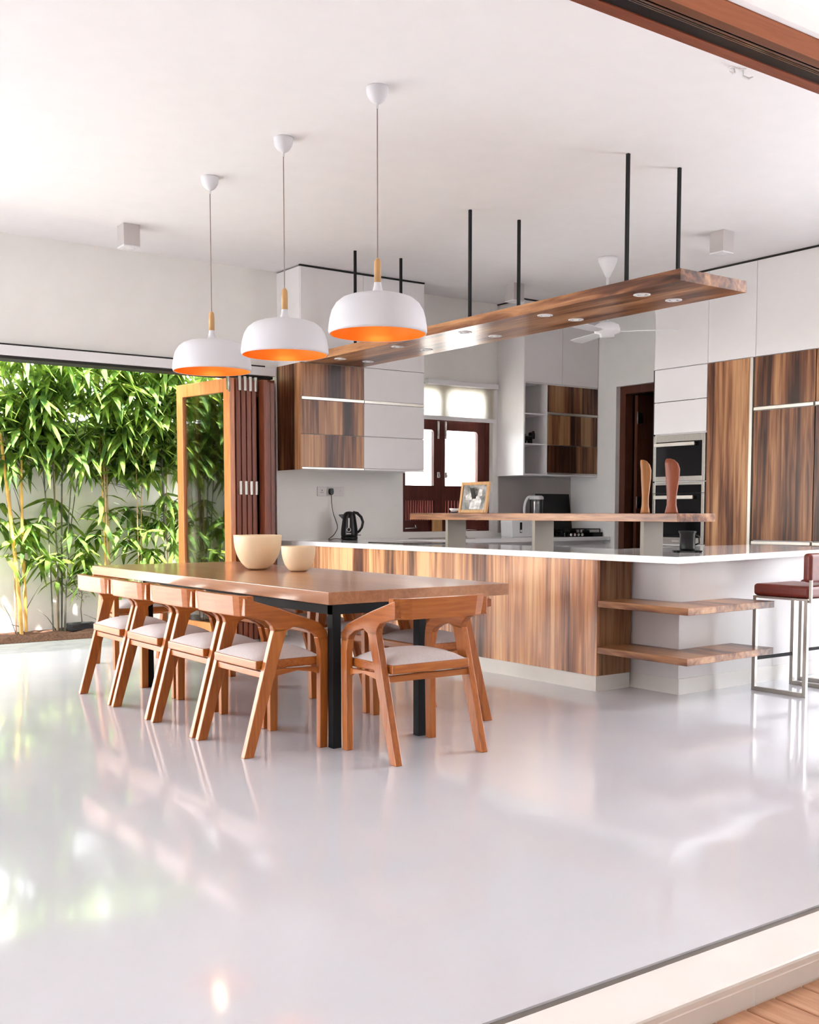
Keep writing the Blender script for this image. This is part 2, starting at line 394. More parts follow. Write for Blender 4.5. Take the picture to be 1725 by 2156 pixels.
me = bpy.data.meshes.new('soil_bed'); sb.to_mesh(me); sb.free(); me.materials.append(M['soil'])
so_ = bpy.data.objects.new('soil_bed', me); col.objects.link(so_); so_['kind'] = 'structure'; so_['label'] = 'strip of brown soil along the garden wall'
struct(MB().box(-6.2, -6.0, 3.51, 9.13, 2.45, ZC).box(-6.2, -6.0, 3.51, 4.3, 0, 2.45).build('shade_wall_west', 'wall'), 'added unseen west wall with a wide opening, limiting the daylight')  # added out of view to cut light from the west
struct(box('boundary_wall', 'garden_wall', -6, 12, 10.35, 10.55, -.2, 2.0), 'cream rendered garden wall')

# ------------------------------------------------------------------ window over the sink
wi = bpy.data.objects.new('window_1', None); col.objects.link(wi); wi.location = (6.945, 9.03, .95); struct(wi, 'mahogany casement window over the sink')
fr = MB().box(6.36, 6.41, 8.99, 9.09, .95, 2.46).box(7.48, 7.53, 8.99, 9.09, .95, 2.46).box(6.41, 7.48, 8.99, 9.09, .95, 1.00).box(6.41, 7.48, 8.99, 9.09, 2.40, 2.46)
fr.build('window_frame', 'dark_win', wi, world=True)
def sash(x0, x1, s):
    gx0, gx1 = (x0 + .03, x1 - .095) if s < 0 else (x0 + .045, x1 - .10)
    m = MB()
    for a in ((x0, gx0, 1.0, 2.40), (gx1, x1, 1.0, 2.40), (gx0, gx1, 1.99, 2.13), (gx0, gx1, 2.36, 2.40), (gx0, gx1, 1.27, 1.42), (gx0, gx1, 1.0, 1.06)):
        m.box(a[0], a[1], 9.0, 9.045, a[2], a[3])
    # slatted lower panel backed by dark wood
    m.box(gx0, gx1, 9.03, 9.045, 1.06, 1.27)
    # rounded corners of the glazed opening
    for cx, cz, sx_, sz_ in ((gx0, 1.99, 1, -1), (gx1, 1.99, -1, -1)):
        R_ = .035; pts = [(cx, cz)] + [(cx + sx_ * (R_ - R_ * math.sin(a * PI / 12)), cz + sz_ * (R_ - R_ * math.cos(a * PI / 12))) for a in range(7)]
        m.prism(pts, 'y', 9.0, 9.045)
    f = m.build('window_sash', 'dark_win', wi, world=True)
    n = 12 if s < 0 else 11
    for i in range(n):
        x = gx0 + .012 + (gx1 - gx0 - .024) * i / (n - 1)
        slats.append((x, f))
    MB().box(gx0, gx1, 9.02, 9.026, 2.13, 2.36).build('upper_pane', 'glass_clear', f, world=True)
    MB().box(gx0, gx1, 9.02, 9.026, 1.42, 1.99).build('window_pane', 'glass_clear', f, world=True)
    return f
slats = []
sa = sash(6.41, 6.895, -1); sb_ = sash(6.90, 7.48, 1)
M['slat'] = flat('pale red slat', (.66, .20, .17), rough=.3)
for f in (sa, sb_):
    m = MB()
    for x, ff in slats:
        if ff is f: m.box(x - .0045, x + .0045, 9.004, 9.028, 1.065, 1.268, .002, 1)
    m.build('slatted_panel', 'slat', f, world=True, label='pale red upright slats')
for x, f in ((6.850, sa), (6.945, sb_)):
    MB().tube([(x, 8.985, 2.075), (x, 8.985, 1.93)], .009, 10).box(x - .012, x + .012, 8.99, 9.0, 1.90, 2.08).build('latch_bolt', 'chrome', f, world=True)
    MB().box(x - .018, x + .018, 8.985, 9.0, 1.50, 1.56, .004).tube([(x, 8.975, 1.55), (x + .006, 8.97, 1.51)], .006, 8).build('window_catch', 'chrome', f, world=True)
MB().tube([(6.42, 8.98, .985), (6.56, 8.97, .99)], .005, 8).tube([(6.55, 8.975, .99), (6.545, 8.975, 1.02)], .007, 8).build('window_stay', 'chrome', wi, world=True)
bl = thing('roller_blind', 'white roller blind half lowered over the sink window', 'blind', (6.95, 8.92, 2.10))
MB().box(6.62, 7.545, 8.86, 8.925, 2.435, 2.485, .006).build('cassette', 'white_metal', bl, world=True)
MB().box(6.37, 7.525, 8.915, 8.918, 2.12, 2.44).build('cloth', 'blind', bl, world=True)
MB().box(6.36, 7.525, 8.90, 8.928, 2.085, 2.125, .005).build('bottom_bar', 'white_metal', bl, world=True)
tag(recentre(box('cutting_board', 'light_wood', 6.74, 6.87, 8.945, 8.962, .952, 1.09, bev=.004), (6.8, 8.95, .951)), 'small pale wooden board on the window sill', 'board')

# ------------------------------------------------------------------ dark doorway
d1 = bpy.data.objects.new('door_1', None); col.objects.link(d1); d1.location = (8.8, 7.9, 0); struct(d1, 'dark brown doorway right of the corner cupboard')
MB().box(8.72, 8.83, 8.16, 8.24, 0, 2.48).box(8.72, 8.83, 7.22, 8.16, 2.40, 2.48).box(8.72, 8.83, 7.22, 7.30, 0, 2.40).build('door_frame', 'dark_door', d1, world=True)
lf = MB().box(8.83, 9.65, 8.09, 8.13, .01, 2.39).build('door_leaf', 'dark_door', d1, world=True)
for z in (2.15, 1.25, .3):
    MB().box(8.822, 8.90, 8.080, 8.092, z - .06, z + .06).tube([(8.828, 8.085, z - .065), (8.828, 8.085, z + .065)], .008, 8).build('hinge', 'steel', lf, world=True)
MB().box(9.50, 9.56, 8.075, 8.092, .95, 1.15).tube([(9.53, 8.06, 1.05), (9.40, 8.05, 1.05)], .008, 8).build('door_handle', 'steel', lf, world=True)

# ------------------------------------------------------------------ bifold leaves
def leaf_door(n, loc, rz, label, frame='red_z', T=.044):
    """leaf .86 wide running along local +y, .045 thick, hinge edge at y=0"""
    d = bpy.data.objects.new('door_%d' % n, None); col.objects.link(d); d.location = loc; d.rotation_euler = (0, 0, rz); struct(d, label)
    W, Hh = .86, 2.30
    m = MB().box(-T / 2, T / 2, 0, .10, .02, Hh, .004).box(-T / 2, T / 2, W - .10, W, .02, Hh, .004)
    m.box(-T / 2, T / 2, .10, W - .10, Hh - .115, Hh, .004).box(-T / 2, T / 2, .10, W - .10, .02, .16, .004)
    m.build('door_frame', frame, d)
    MB().box(-.004, .004, .10, W - .10, .16, Hh - .115).build('glass_pane', 'glass', d)
    return d
dA = leaf_door(2, (4.305, 8.575, 0), math.radians(7.5), 'glazed timber folding door leaf in a lit orange tone, standing open', 'lit_orange_z', .05)
hn = MB().box(-.04, -.026, -.004, .03, 2.2, 2.32, .003).tube([(-.03, 0, 2.18), (-.03, 0, 2.335)], .009, 8)
hn.build('hinge', 'steel', dA)
xs = (4.375, 4.432, 4.489, 4.546)
for k, x in enumerate(xs):
    d = leaf_door(3 + k, (x, 8.60 + .01 * k, 0), 0, 'red timber folding door leaf stacked %s' % ('second', 'third', 'fourth', 'fifth')[k] + ' from the left', 'red_z' )
    MB().box(.0, .028, -.008, .0, 2.20, 2.325, .003).box(.0, .028, -.008, 0, 1.30, 1.42, .003).build('hinge', 'steel', d)
d = leaf_door(7, (4.625, 8.56, 0), 0, 'red timber folding door leaf with a broad lit edge in the stack', 'red_z')
d = leaf_door(8, (4.70, 8.66, 0), 0, 'red timber folding door leaf last in the stack by the jamb', 'red_z')
d = leaf_door(9, (4.765, 8.70, 0), 0, 'red timber folding door leaf touching the jamb', 'red_z')

# ================================================================== KITCHEN UNITS
# --- upper cupboard, north wall
wc = thing('wall_cupboard', 'wall cupboard block of striped wood and white doors left of the window', 'cupboard', (5.62, 8.72, 1.53))
MB().box(4.945, 6.305, 8.52, YN, 1.535, 3.315).build('carcass', 'white_lam', wc, world=True)
MB().box(4.940, 4.948, 8.50, YN, 1.53, 2.475).build('side_panel', 'lam_z', wc, world=True, label='striped wood side panel')
MB().box(4.94, 6.31, 8.50, 8.52, 3.318, 3.328).build('shadow_gap', 'gap', wc, world=True)
def front_y(name, mat, x0, x1, z0, z1, parent, y=8.50, t=.018, g=.0015):
    return MB().box(x0 + g, x1 - g, y, y + t, z0 + g, z1 - g, .001, 1).build(name, mat, parent, world=True)
for a, b in ((4.945, 5.608), (5.608, 6.305)): front_y('door', 'white_lam', a, b, 2.478, 3.312, wc)
for a, b, mm in ((4.945, 5.612, 'lam_z'), (5.612, 6.305, 'white_lam')):
    d_ = front_y('door', mm, a, b, 2.178, 2.475, wc)
    front_y('door', mm, a, b, 1.848, 2.150, wc); front_y('door', mm, a, b, 1.552, 1.845, wc)
    MB().box(a + .002, b - .004, 8.492, 8.518, 2.152, 2.176).build('handle_strip', 'alu', wc, world=True)
    MB().box(a + .002, b - .004, 8.494, 8.518, 1.536, 1.550).build('handle_strip', 'alu' if mm == 'lam_z' else 'white_lam', wc, world=True)

# --- corner cupboard right of the window
cc = thing('wall_cupboard', 'corner wall cupboard with open white cubbies beside striped doors in a shaded tone', 'cupboard', (8.12, 8.72, 1.53))
m = MB().box(7.586, 7.606, 8.51, YN, 1.53, 3.315).box(7.606, 8.655, 8.53, YN, 2.484, 3.315).box(7.918, 8.655, 8.53, YN, 1.545, 2.484)
m.box(7.606, 7.918, 8.90, YN, 1.53, 2.484).box(7.606, 7.918, 8.51, 8.90, 1.53, 1.548).box(7.904, 7.918, 8.51, 8.90, 1.548, 2.484)
m.box(7.606, 8.655, 8.51, 8.53, 2.476, 2.486).box(7.918, 8.655, 8.512, 8.53, 1.53, 1.546)
m.build('carcass', 'white_lam', cc, world=True)
for z in (1.846, 2.158): MB().box(7.606, 7.904, 8.512, 8.90, z, z + .014).build('shelf', 'white_lam', cc, world=True)
MB().box(7.586, 8.655, 8.507, 8.527, 3.317, 3.328).box(7.580, 7.590, 8.507, YN, 3.317, 3.328).build('shadow_gap', 'gap', cc, world=True)
for a, b in ((7.590, 8.124), (8.124, 8.655)): front_y('door', 'white_lam', a, b, 2.488, 3.312, cc, y=8.507)
M['lam_shaded'] = wood('striped walnut laminate shaded tone', 'z', [(p, tuple(q * .62 for q in c)) for p, c in TIG], bands=5., streak=30., rough=.3, offs=9., wmix=.42, along=.045, plank=.155)  # same laminate, darkened: shade is put into the colour
front_y('door', 'lam_shaded', 7.920, 8.652, 2.195, 2.475, cc, y=8.507); front_y('door', 'lam_shaded', 7.920, 8.652, 1.853, 2.168, cc, y=8.507); front_y('door', 'lam_shaded', 7.920, 8.652, 1.562, 1.850, cc, y=8.507)
MB().box(7.920, 8.652, 8.500, 8.524, 2.170, 2.193).build('handle_strip', 'alu', cc, world=True)
MB().box(7.920, 8.652, 8.503, 8.524, 1.548, 1.560).build('handle_strip', 'alu', cc, world=True)
fg = MB()
fg.box(7.66, 7.80, 8.60, 8.66, 1.895, 1.945, .012).box(7.78, 7.84, 8.605, 8.655, 1.915, 1.985, .012)
for x in (7.675, 7.705, 7.765, 7.79): fg.box(x, x + .014, 8.61, 8.65, 1.862, 1.90, .003)
fg.tube([(7.665, 8.63, 1.93), (7.64, 8.63, 1.975), (7.655, 8.63, 1.995)], .007, 8).box(7.70, 7.72, 8.62, 8.64, 1.94, 1.965, .004).box(7.825, 7.835, 8.615, 8.645, 1.98, 1.998, .002)
tag(recentre(fg.build('figurine', 'black_plastic'), (7.74, 8.63, 1.861)), 'small black animal figurine in the middle open cubby', 'figurine')

# --- grey splashback of the corner
struct(box('trim_12', 'grey_panel', 7.60, 8.655, 8.915, 8.929, .93, 1.53), 'grey splashback panel under the corner cupboard')

# --- tall units on the east side, faces at X = 8.03
XF = 8.03
def front_x(name, mat, y0, y1, z0, z1, parent, t=.018, g=.0015, x=XF):
    return MB().box(x, x + t, y0 + g, y1 - g, z0 + g, z1 - g, .001, 1).build(name, mat, parent, world=True)
def upper(y0, y1, label):
    t = thing('overhead_cupboard', label, 'cupboard', (8.34, (y0 + y1) / 2, 2.49))
    MB().box(XF + .018, 8.655, y0 + .002, y1 - .002, 2.492, 3.315).build('carcass', 'white_lam', t, world=True)
    front_x('door', 'white_lam', y0, y1, 2.492, 3.310, t)
    MB().box(XF + .004, XF + .03, y0, y1, 3.316, 3.329).build('shadow_gap', 'gap', t, world=True)
upper(6.523, 7.150, 'white overhead cupboard above the oven tower')
upper(6.010, 6.523, 'narrow white overhead cupboard above the tall striped door')
upper(5.370, 6.010, 'wide white overhead cupboard above the fridge doors')
upper(4.760, 5.370, 'white overhead cupboard nearest the right edge')
ot = thing('oven_tower', 'tall white tower cabinet housing two built-in ovens', 'cabinet', (8.34, 6.84, 0))
MB().box(XF + .02, 8.655, 7.135, 7.150, .1, 2.49).box(XF + .02, 8.655, 6.525, 6.540, .1, 2.49).box(8.60, 8.655, 6.54, 7.135, .1, 2.49).box(XF + .02, 8.60, 6.54, 7.135, 1.872, 1.888).box(XF + .02, 8.60, 6.54, 7.135, 1.428, 1.438).box(XF + .02, 8.60, 6.54, 7.135, .83, .850).box(XF + .02, 8.60, 6.54, 7.135, 2.475, 2.49).build('carcass', 'white_lam', ot, world=True)
front_x('door', 'white_lam', 6.527, 7.150, 2.183, 2.488, ot); front_x('door', 'white_lam', 6.527, 7.150, 1.882, 2.180, ot)
front_x('drawer', 'white_lam', 6.527, 7.150, .46, .79, ot); front_x('drawer', 'white_lam', 6.527, 7.150, .10, .455, ot)
MB().box(XF - .004, XF + .02, 6.53, 7.147, .795, .825).build('handle_strip', 'alu', ot, world=True)
MB().box(XF + .05, 8.655, 6.527, 7.150, 0, .10).build('plinth', 'white_plinth', ot, world=True)
MB().box(XF, XF + .02, 7.1505, 7.160, .1, 2.49).build('edge_strip', 'gap', ot, world=True)
def oven(name, label, y0, y1, z0, z1, split, hz, hy0, hy1, gl):
    t = thing(name, label, 'oven', (8.25, (y0 + y1) / 2, z0))
    MB().box(XF + .018, 8.55, y0 + .01, y1 - .01, z0 + .004, z1 - .004).build('body', 'black', t, world=True)
    m = MB(); s = .045
    m.box(XF - .008, XF + .018, y0, y0 + s * .8, z0, z1, .002).box(XF - .008, XF + .018, y1 - s * .7, y1, z0, z1, .002)
    m.box(XF - .008, XF + .018, y0 + s * .8, y1 - s * .7, z1 - gl[0], z1, .002).box(XF - .008, XF + .018, y0 + s * .8, y1 - s * .7, z0, z0 + gl[1], .002)
    fr_ = m.build('door_frame', 'steel', t, world=True)
    MB().box(XF - .004, XF + .016, y0 + s * .8, y1 - s * .7, z0 + gl[1], z1 - gl[0]).build('glass_front', 'black_gloss', t, world=True)
    MB().box(XF - .045, XF - .030, hy0, hy1, hz - .017, hz + .017, .003).box(XF - .032, XF - .003, hy0 + .02, hy0 + .04, hz - .008, hz + .008).box(XF - .032, XF - .003, hy1 - .04, hy1 - .02, hz - .008, hz + .008).build('handle', 'alu', t, world=True)
    return t
oven('compact_oven', 'steel framed black glass oven at the top of the tower', 6.53, 7.145, 1.438, 1.870, 0, 1.778, 6.63, 7.105, (.065, .045))
o2 = oven('built_in_oven', 'taller black glass oven under the compact one with steel trim', 6.53, 7.145, .852, 1.426, 0, 1.287, 6.64, 7.105, (.024, .060))
MB().box(XF - .0095, XF - .003, 6.53, 7.145, 1.322, 1.327).build('panel_joint', 'gap', o2, world=True)
MB().box(XF - .0095, XF - .0075, 6.82, 6.90, .872, .884).build('maker_badge', 'alu', o2, world=True)

tw = thing('tall_cabinet', 'tall narrow cabinet with one striped walnut door', 'cabinet', (8.34, 6.29, 0))
MB().box(XF + .02, 8.655, 6.065, 6.523, .1, 2.49).build('carcass', 'white_lam', tw, world=True)
front_x('door', 'lam_z', 6.065, 6.522, .105, 2.489, tw)
MB().box(XF + .05, 8.655, 6.03, 6.523, 0, .10).build('plinth', 'white_plinth', tw, world=True)
MB().box(XF - .006, XF + .03, 6.030, 6.060, .10, 2.489).build('handle_strip', 'alu', tw, world=True, label='full height pale handle channel')
def fridge_unit(y0, y1, label):
    t = thing('fridge_cabinet', label, 'cabinet', (8.34, (y0 + y1) / 2, 0))
    MB().box(XF + .02, 8.655, y0 + .002, y1 - .002, .1, 2.49).build('carcass', 'white_lam', t, world=True)
    front_x('door', 'lam_z', y0, y1, 2.060, 2.489, t); front_x('door', 'lam_z', y0, y1, .905, 2.025, t)
    front_x('drawer', 'lam_z', y0, y1, .105, .868, t)
    for z in (2.028, .870): MB().box(XF - .012, XF + .02, y0 + .01, y1 - .004, z, z + .028, .002, 1).build('handle_strip', 'alu', t, world=True)
    MB().box(XF + .05, 8.655, y0, y1, 0, .10).build('plinth', 'white_plinth', t, world=True)
fridge_unit(5.415, 6.015, 'broad striped walnut fridge front with pale handle bars')
fridge_unit(4.80, 5.410, 'striped walnut front at the right edge of the photo')

# --- base units under the north worktop
bc = thing('base_cabinet', 'white base cabinets under the sink worktop', 'cabinet', (7.2, 8.6, 0))
MB().box(5.76, 8.655, 8.35, YN - .002, .1, .80).box(5.76, 8.655, 8.40, YN - .002, 0, .1).box(5.76, 8.655, 8.38, YN - .002, .80, .845).build('carcass', 'white_lam', bc, world=True)
for k in range(5):
    x = 5.78 + k * .574; MB().box(x, x + .571, 8.332, 8.35, .105, .80, .001, 1).build('door', 'white_lam', bc, world=True)

# --- island
isl = thing('island_cabinet', 'long island base clad in striped walnut on a cream plinth', 'cabinet', (5.38, 6.9, 0))
MB().box(5.055, 5.345, 4.965, 5.26, .105, .845).box(5.055, 5.74, 5.26, YN - .002, .105, .845).build('carcass', 'white_lam', isl, world=True)
MB().box(5.03, 5.053, 4.93, YN - .35, .10, .845).build('side_panel', 'lam_lit', isl, world=True, label='long striped walnut panel')
MB().box(5.053, 5.345, 4.93, 4.953, .10, .845).build('end_panel', 'lam_shaded', isl, world=True)
MB().box(5.035, 5.345, 4.937, YN - .34, 0, .099).build('plinth', 'white_plinth', isl, world=True)
MB().box(5.03, 5.053, YN - .35, YN - .002, 0, .845).build('filler_panel', 'white_lam', isl, world=True)
wb = thing('breakfast_bar_base', 'white block carrying the short end of the worktop', 'cabinet', (6.3, 4.8, 0))
MB().prism([(5.365, 4.545), (7.2, 4.60), (7.2, 5.25), (5.365, 5.25)], 'z', .10, .845).build('block', 'white_lam', wb, world=True)
MB().prism([(5.360, 4.536), (7.2, 4.59), (7.2, 5.25), (5.360, 5.25)], 'z', 0, .10, ).build('plinth', 'white_plinth', wb, world=True)
wt = MB().prism([(5.0, 4.255), (7.3, 4.60), (7.56, 5.60), (5.78, 5.46), (5.78, 8.30), (8.655, 8.30), (8.655, 8.929), (4.945, 8.929), (5.0, 8.4)], 'z', .846, .887, .002, 1)
tag(recentre(wt.build('worktop', 'quartz'), (5.4, 7, .846)), 'glossy white worktop wrapping the island, bar end and sink wall', 'worktop')
for z, lab in ((.545, 'upper'), (.247, 'lower')):
    o = MB().prism([(5.033, 4.928), (5.033, 4.20), (5.93, 4.255), (5.90, 4.575), (5.358, 4.535), (5.358, 4.928)], 'z', z, z + .042, .002, 1).build('corner_shelf', 'lam_y')
    tag(recentre(o, (5.3, 4.5, z)), '%s striped walnut corner shelf wrapping the white block' % lab, 'shelf', 'corner shelves under the worktop end')
bs = thing('bar_shelf', 'raised striped walnut bar shelf on three steel posts', 'shelf', (5.15, 5.6, .887))
MB().box(5.0, 5.34, 4.262, 6.93, 1.092, 1.141, .002).build('shelf_board', 'lam_y', bs, world=True)
for y in (6.46, 5.50, 4.53):
    MB().box(5.012, 5.185, y, y + .028, .887, 1.092).build('post', 'post_steel', bs, world=True)
# slatted lines on the front strip of the shelf come from its own grain

# --- suspended ceiling panel
op = thing('hanging_panel', 'long striped walnut panel hung from the ceiling on black rods', 'panel', (5.3, 6.4, 2.47))
MB().box(5.0, 5.60, 4.27, 8.498, 2.478, 2.548, .002).build('board', 'lam_y', op, world=True)
for y in (4.76, 6.29, 7.82):
    for x in (5.078, 5.548):
        MB().box(x - .0095, x + .0095, y - .0095, y + .0095, 2.548, ZC).build('rod', 'black', op, world=True)
k = 0
first = None
spots = [(x, y) for y in (4.68, 5.545, 6.41, 7.275, 8.14) for x in (5.13, 5.42)]
pos_name = ['outer edge, nearest the free end', 'inner edge, nearest the free end', 'outer edge, second from the free end', 'inner edge, second from the free end',
            'outer edge, third from the free end', 'inner edge, third from the free end', 'outer edge, second from the cupboard', 'inner edge, second from the cupboard',
            'outer edge, beside the cupboard', 'inner edge, beside the cupboard']
for (x, y), pn in zip(spots, pos_name):
    lab = 'round white recessed spotlight in the hanging panel, ' + pn
    if first is None:
        first = thing('spotlight', lab, 'light', (x, y, 2.478), 0, 'spotlights under the hanging panel')
        MB().lathe([(.036, .001), (.052, 0), (.052, -.004), (.040, -.006), (.034, -.002)], n=28, close=True).build('ring', 'white_metal', first)
        MB().lathe([(0, -.001), (.034, -.001), (.034, .0)], n=24).build('lens', 'chrome', first)
        MB().lathe([(0, -.006), (.016, -.005), (.02, -.001)], n=20).build('bulb', 'white_plastic', first)
    else: dup(first, (x, y, 2.478), 0, lab)

# --- box ceiling lamps
first = None
for x, y, lab in ((3.235, 8.15, 'grey cube ceiling lamp near the garden opening'), (7.07, 5.63, 'grey cube ceiling lamp above the bar end near the tall cabinets'), (7.05, 8.05, 'grey cube ceiling lamp behind the hanging panel by the sink')):
    if first is None:
        first = thing('ceiling_lamp', lab, 'lamp', (x, y, ZC - .17), 0, 'cube lamps on the ceiling')
        MB().box(-.065, .065, -.065, .065, .012, .17, .002).build('housing', flat('grey lamp box', (.52, .48, .47), rough=.5), first)
        MB().box(-.065, .065, -.065, .065, 0, .011, .002).lathe([(.03, -.001), (.048, -.001), (.048, .002), (.03, .002)], n=24, close=True).build('bezel', 'white_metal', first)
        MB().lathe([(0, -.003), (.028, -.002), (.03, .0)], n=20).build('bulb', 'white_plastic', first)
    else: dup(first, (x, y, ZC - .17), 0, lab)

# --- ceiling fan
fn = thing('ceiling_fan', 'white ceiling fan half hidden behind the hanging panel', 'fan', (6.98, 6.76, 2.70))
MB().lathe([(0, .63), (.085, .628), (.082, .60), (.035, .50), (.016, .46), (0, .46)], n=28).build('canopy', 'white_metal', fn)
MB().tube([(0, 0, .05), (0, 0, .50)], .013, 12).build('rod', 'white_metal', fn)
MB().lathe([(0, .085), (.06, .08), (.10, .06), (.112, .02), (.108, -.005), (.065, -.02), (.062, -.045), (0, -.05)], n=32).build('motor', 'white_metal', fn)
for a in (-47, 73, 193):
    m = MB()
    bl_ = [(.10, -.02), (.17, -.055), (.58, -.065), (.60, 0), (.58, .055), (.17, .045), (.10, .02)]
    m.prism(bl_, 'z', .0, .006)
    m.xf(Matrix.Rotation(math.radians(a), 4, 'Z') @ Matrix.Rotation(math.radians(10), 4, 'X')).build('blade', 'white_metal', fn)

# --- little hooks on the ceiling by the track
h0 = MB().box(-.02, .02, -.012, .012, -.006, 0, .002).tube([(0, 0, -.004), (.0, -.01, -.03), (-.03, -.02, -.042), (-.05, -.02, -.035)], [.006, .006, .006, .003], 8)
hk = tag(h0.build('ceiling_hook', 'white_plastic'), 'small white curved ceiling hook by the door track, left one', 'hook', 'hooks on the ceiling edge')
hk.location = (4.53, 3.56, ZC)
hk2 = hk.copy(); col.objects.link(hk2); hk2.location = (4.585, 3.545, ZC); hk2.rotation_euler = (0, 0, 2.2); hk2['label'] = 'small white ceiling hook by the door track, right one'

# ================================================================== DINING
tb = thing('dining_table', 'long thick teak dining table on black steel legs', 'table', (3.31, 6.09, 0))
MB().box(2.745, 3.885, 4.47, 7.72, .703, .765, .0025).build('tabletop', 'table', tb, world=True)
m = MB().box(2.768, 3.33, 4.47 + .005, 4.52, .655, .702).box(2.768, 3.33, 6.785, 6.83, .655, .702).box(2.768, 2.81, 4.52, 6.785, .655, .702).box(3.285, 3.33, 4.52, 6.785, .655, .702)
m.build('frame', 'black', tb, world=True)
for x in (2.768, 3.283):
    for y in (4.472, 6.785): MB().box(x, x + .048, y, y + .048, 0, .70, .002).build('leg', 'black', tb, world=True)

def bowl(loc, R, H_, rb, label):
    t = []
    pr = [(0, .003), (rb * .98, .003), (rb, .0)]
    N = 14
    for i in range(1, N + 1):
        u = i / N; t_ = rb + (R - rb) * (1 - (1 - u) ** 2.3) ** .72; pr.append((t_, H_ * u))
    inner = [(r - .008, max(z, .012)) for r, z in pr[3:]][::-1]
    o = MB().lathe(pr + inner + [(0, .012)], n=48).build('bowl', 'cream'); o.location = loc
    tag(o, label, 'bowl', 'cream bowls on the dining table')
bowl((3.44, 6.50, .7655), .160, .232, .052, 'larger cream round bowl on the dining table')
bowl((3.555, 6.16, .7655), .111, .165, .050, 'smaller cream round bowl on the dining table')

def make_chair(label, group, low=1.):
    t = thing('dining_chair', label, 'chair', (0, 0, 0), 0, group)
    for s in (-1, 1):
        a, b = sorted((s * .270, s * .233))
        MB().prism([(-.240, 0), (-.188, 0), (-.045, .47), (-.002, .60), (-.075, .60), (-.095, .53)], 'x', a, b, .004).build('leg', 'teak_z', t)
        MB().prism([(.172, 0), (.216, 0), (.226, .50), (.222, .552), (.160, .545), (.176, .48)], 'x', a, b, .004).build('leg', 'teak_z', t)
        MB().prism([(-.228, .752), (-.228, .668), (-.11, .640), (-.085, .615), (-.075, .580), (-.002, .588), (.03, .604), (.10, .588), (.150, .560), (.170, .53), (.224, .53), (.216, .575), (.17, .618), (-.03, .690)], 'x', a, b, .004).build('armrest', 'teak_y', t)
    # curved back board, narrower at the bottom
    out = [(-.272, -.185), (-.268, -.215), (-.235, -.242), (-.19, -.252), (0, -.256), (.19, -.252), (.235, -.242), (.268, -.215), (.272, -.185)]
    inn = [(.236, -.185), (.228, -.203), (.19, -.216), (0, -.220), (-.19, -.216), (-.228, -.203), (-.236, -.185)]
    ring = out + inn
    rg = []
    for z, sc, dy in ((.664, .955, .012), (.668, .965, .010), (.755, .998, .001), (.760, 1., 0)):
        rg.append([(x * sc, y + dy, z) for x, y in ring])
    MB().loft(rg, smooth=False).build('backrest', 'teak_x', t)
    # seat frame
    MB().prism([(-.225, -.150), (.225, -.150), (.225, .215), (-.225, .215)], 'z', .405, .447, .006).build('seat_frame', 'teak_x', t)
    # side rails and stretcher
    for s in (-1, 1):
        a, b = sorted((s * .249, s * .228))
        MB().prism([(-.09, .405), (-.10, .36), (-.04, .375), (.06, .39), (.16, .375), (.185, .36), (.20, .40)], 'x', a, b).build('side_rail', 'teak_y', t)
    MB().box(-.235, .235, -.125, -.10, .365, .395, .003).build('stretcher', 'teak_x', t)
    # domed cushion
    b = MB(); nx, ny = 14, 12; top = []
    for i in range(nx + 1):
        row = []
        for j in range(ny + 1):
            u = i / nx * 2 - 1; v = j / ny * 2 - 1
            e_ = (1 - abs(u) ** 3.2) * (1 - abs(v) ** 3.2)
            row.append(b.bm.verts.new((u * .221, .0325 + v * .178, .4475 + .050 * max(0, e_) ** .75)))
        top.append(row)
    for i in range(nx):
        for j in range(ny):
            f = b.bm.faces.new((top[i][j], top[i + 1][j], top[i + 1][j + 1], top[i][j + 1])); f.smooth = True
    b.build('cushion', 'seat', t)
    if low != 1.:      # lower back, so that it slides under the tabletop
        for o in t.children:
            if o.name.split('.')[0] in ('leg', 'armrest', 'backrest'):
                for v in o.data.vertices:
                    if v.co.z > .60: v.co.z = .60 + (v.co.z - .60) * low
    return t
GW, GE = 'dining chairs on the near long side', 'dining chairs tucked under the far long side'
ch = make_chair('teak dining chair on the near long side, closest to the camera corner', GW)
ch.location = (2.553, 4.795, 0); ch.rotation_euler = (0, 0, -PI / 2)
for y, lab in ((5.372, 'second'), (5.965, 'third')):
    dup(ch, (2.553, y, 0), -PI / 2, 'teak dining chair on the near long side, %s from the camera corner' % lab)
dup(ch, (2.553, 6.535, 0), -PI / 2, 'teak dining chair on the near long side, farthest left by the garden')
ce = make_chair('teak dining chair tucked in on the island side, closest to the camera', GE, .50)
ce.location = (3.63, 4.85, 0); ce.rotation_euler = (0, 0, PI / 2)
for y, lab in ((5.43, 'second from the camera'), (6.035, 'third from the camera'), (6.64, 'farthest back')):
    dup(ce, (3.63, y, 0), PI / 2, 'teak dining chair tucked in on the island side, %s' % lab, GE)
dup(ch, (3.068, 4.222, 0), 0, 'teak dining chair at the near table end, back to the camera', 'dining chairs at the table ends')
dup(ce, (3.15, 7.88, 0), PI, 'teak dining chair at the far table end by the garden', 'dining chairs at the table ends')

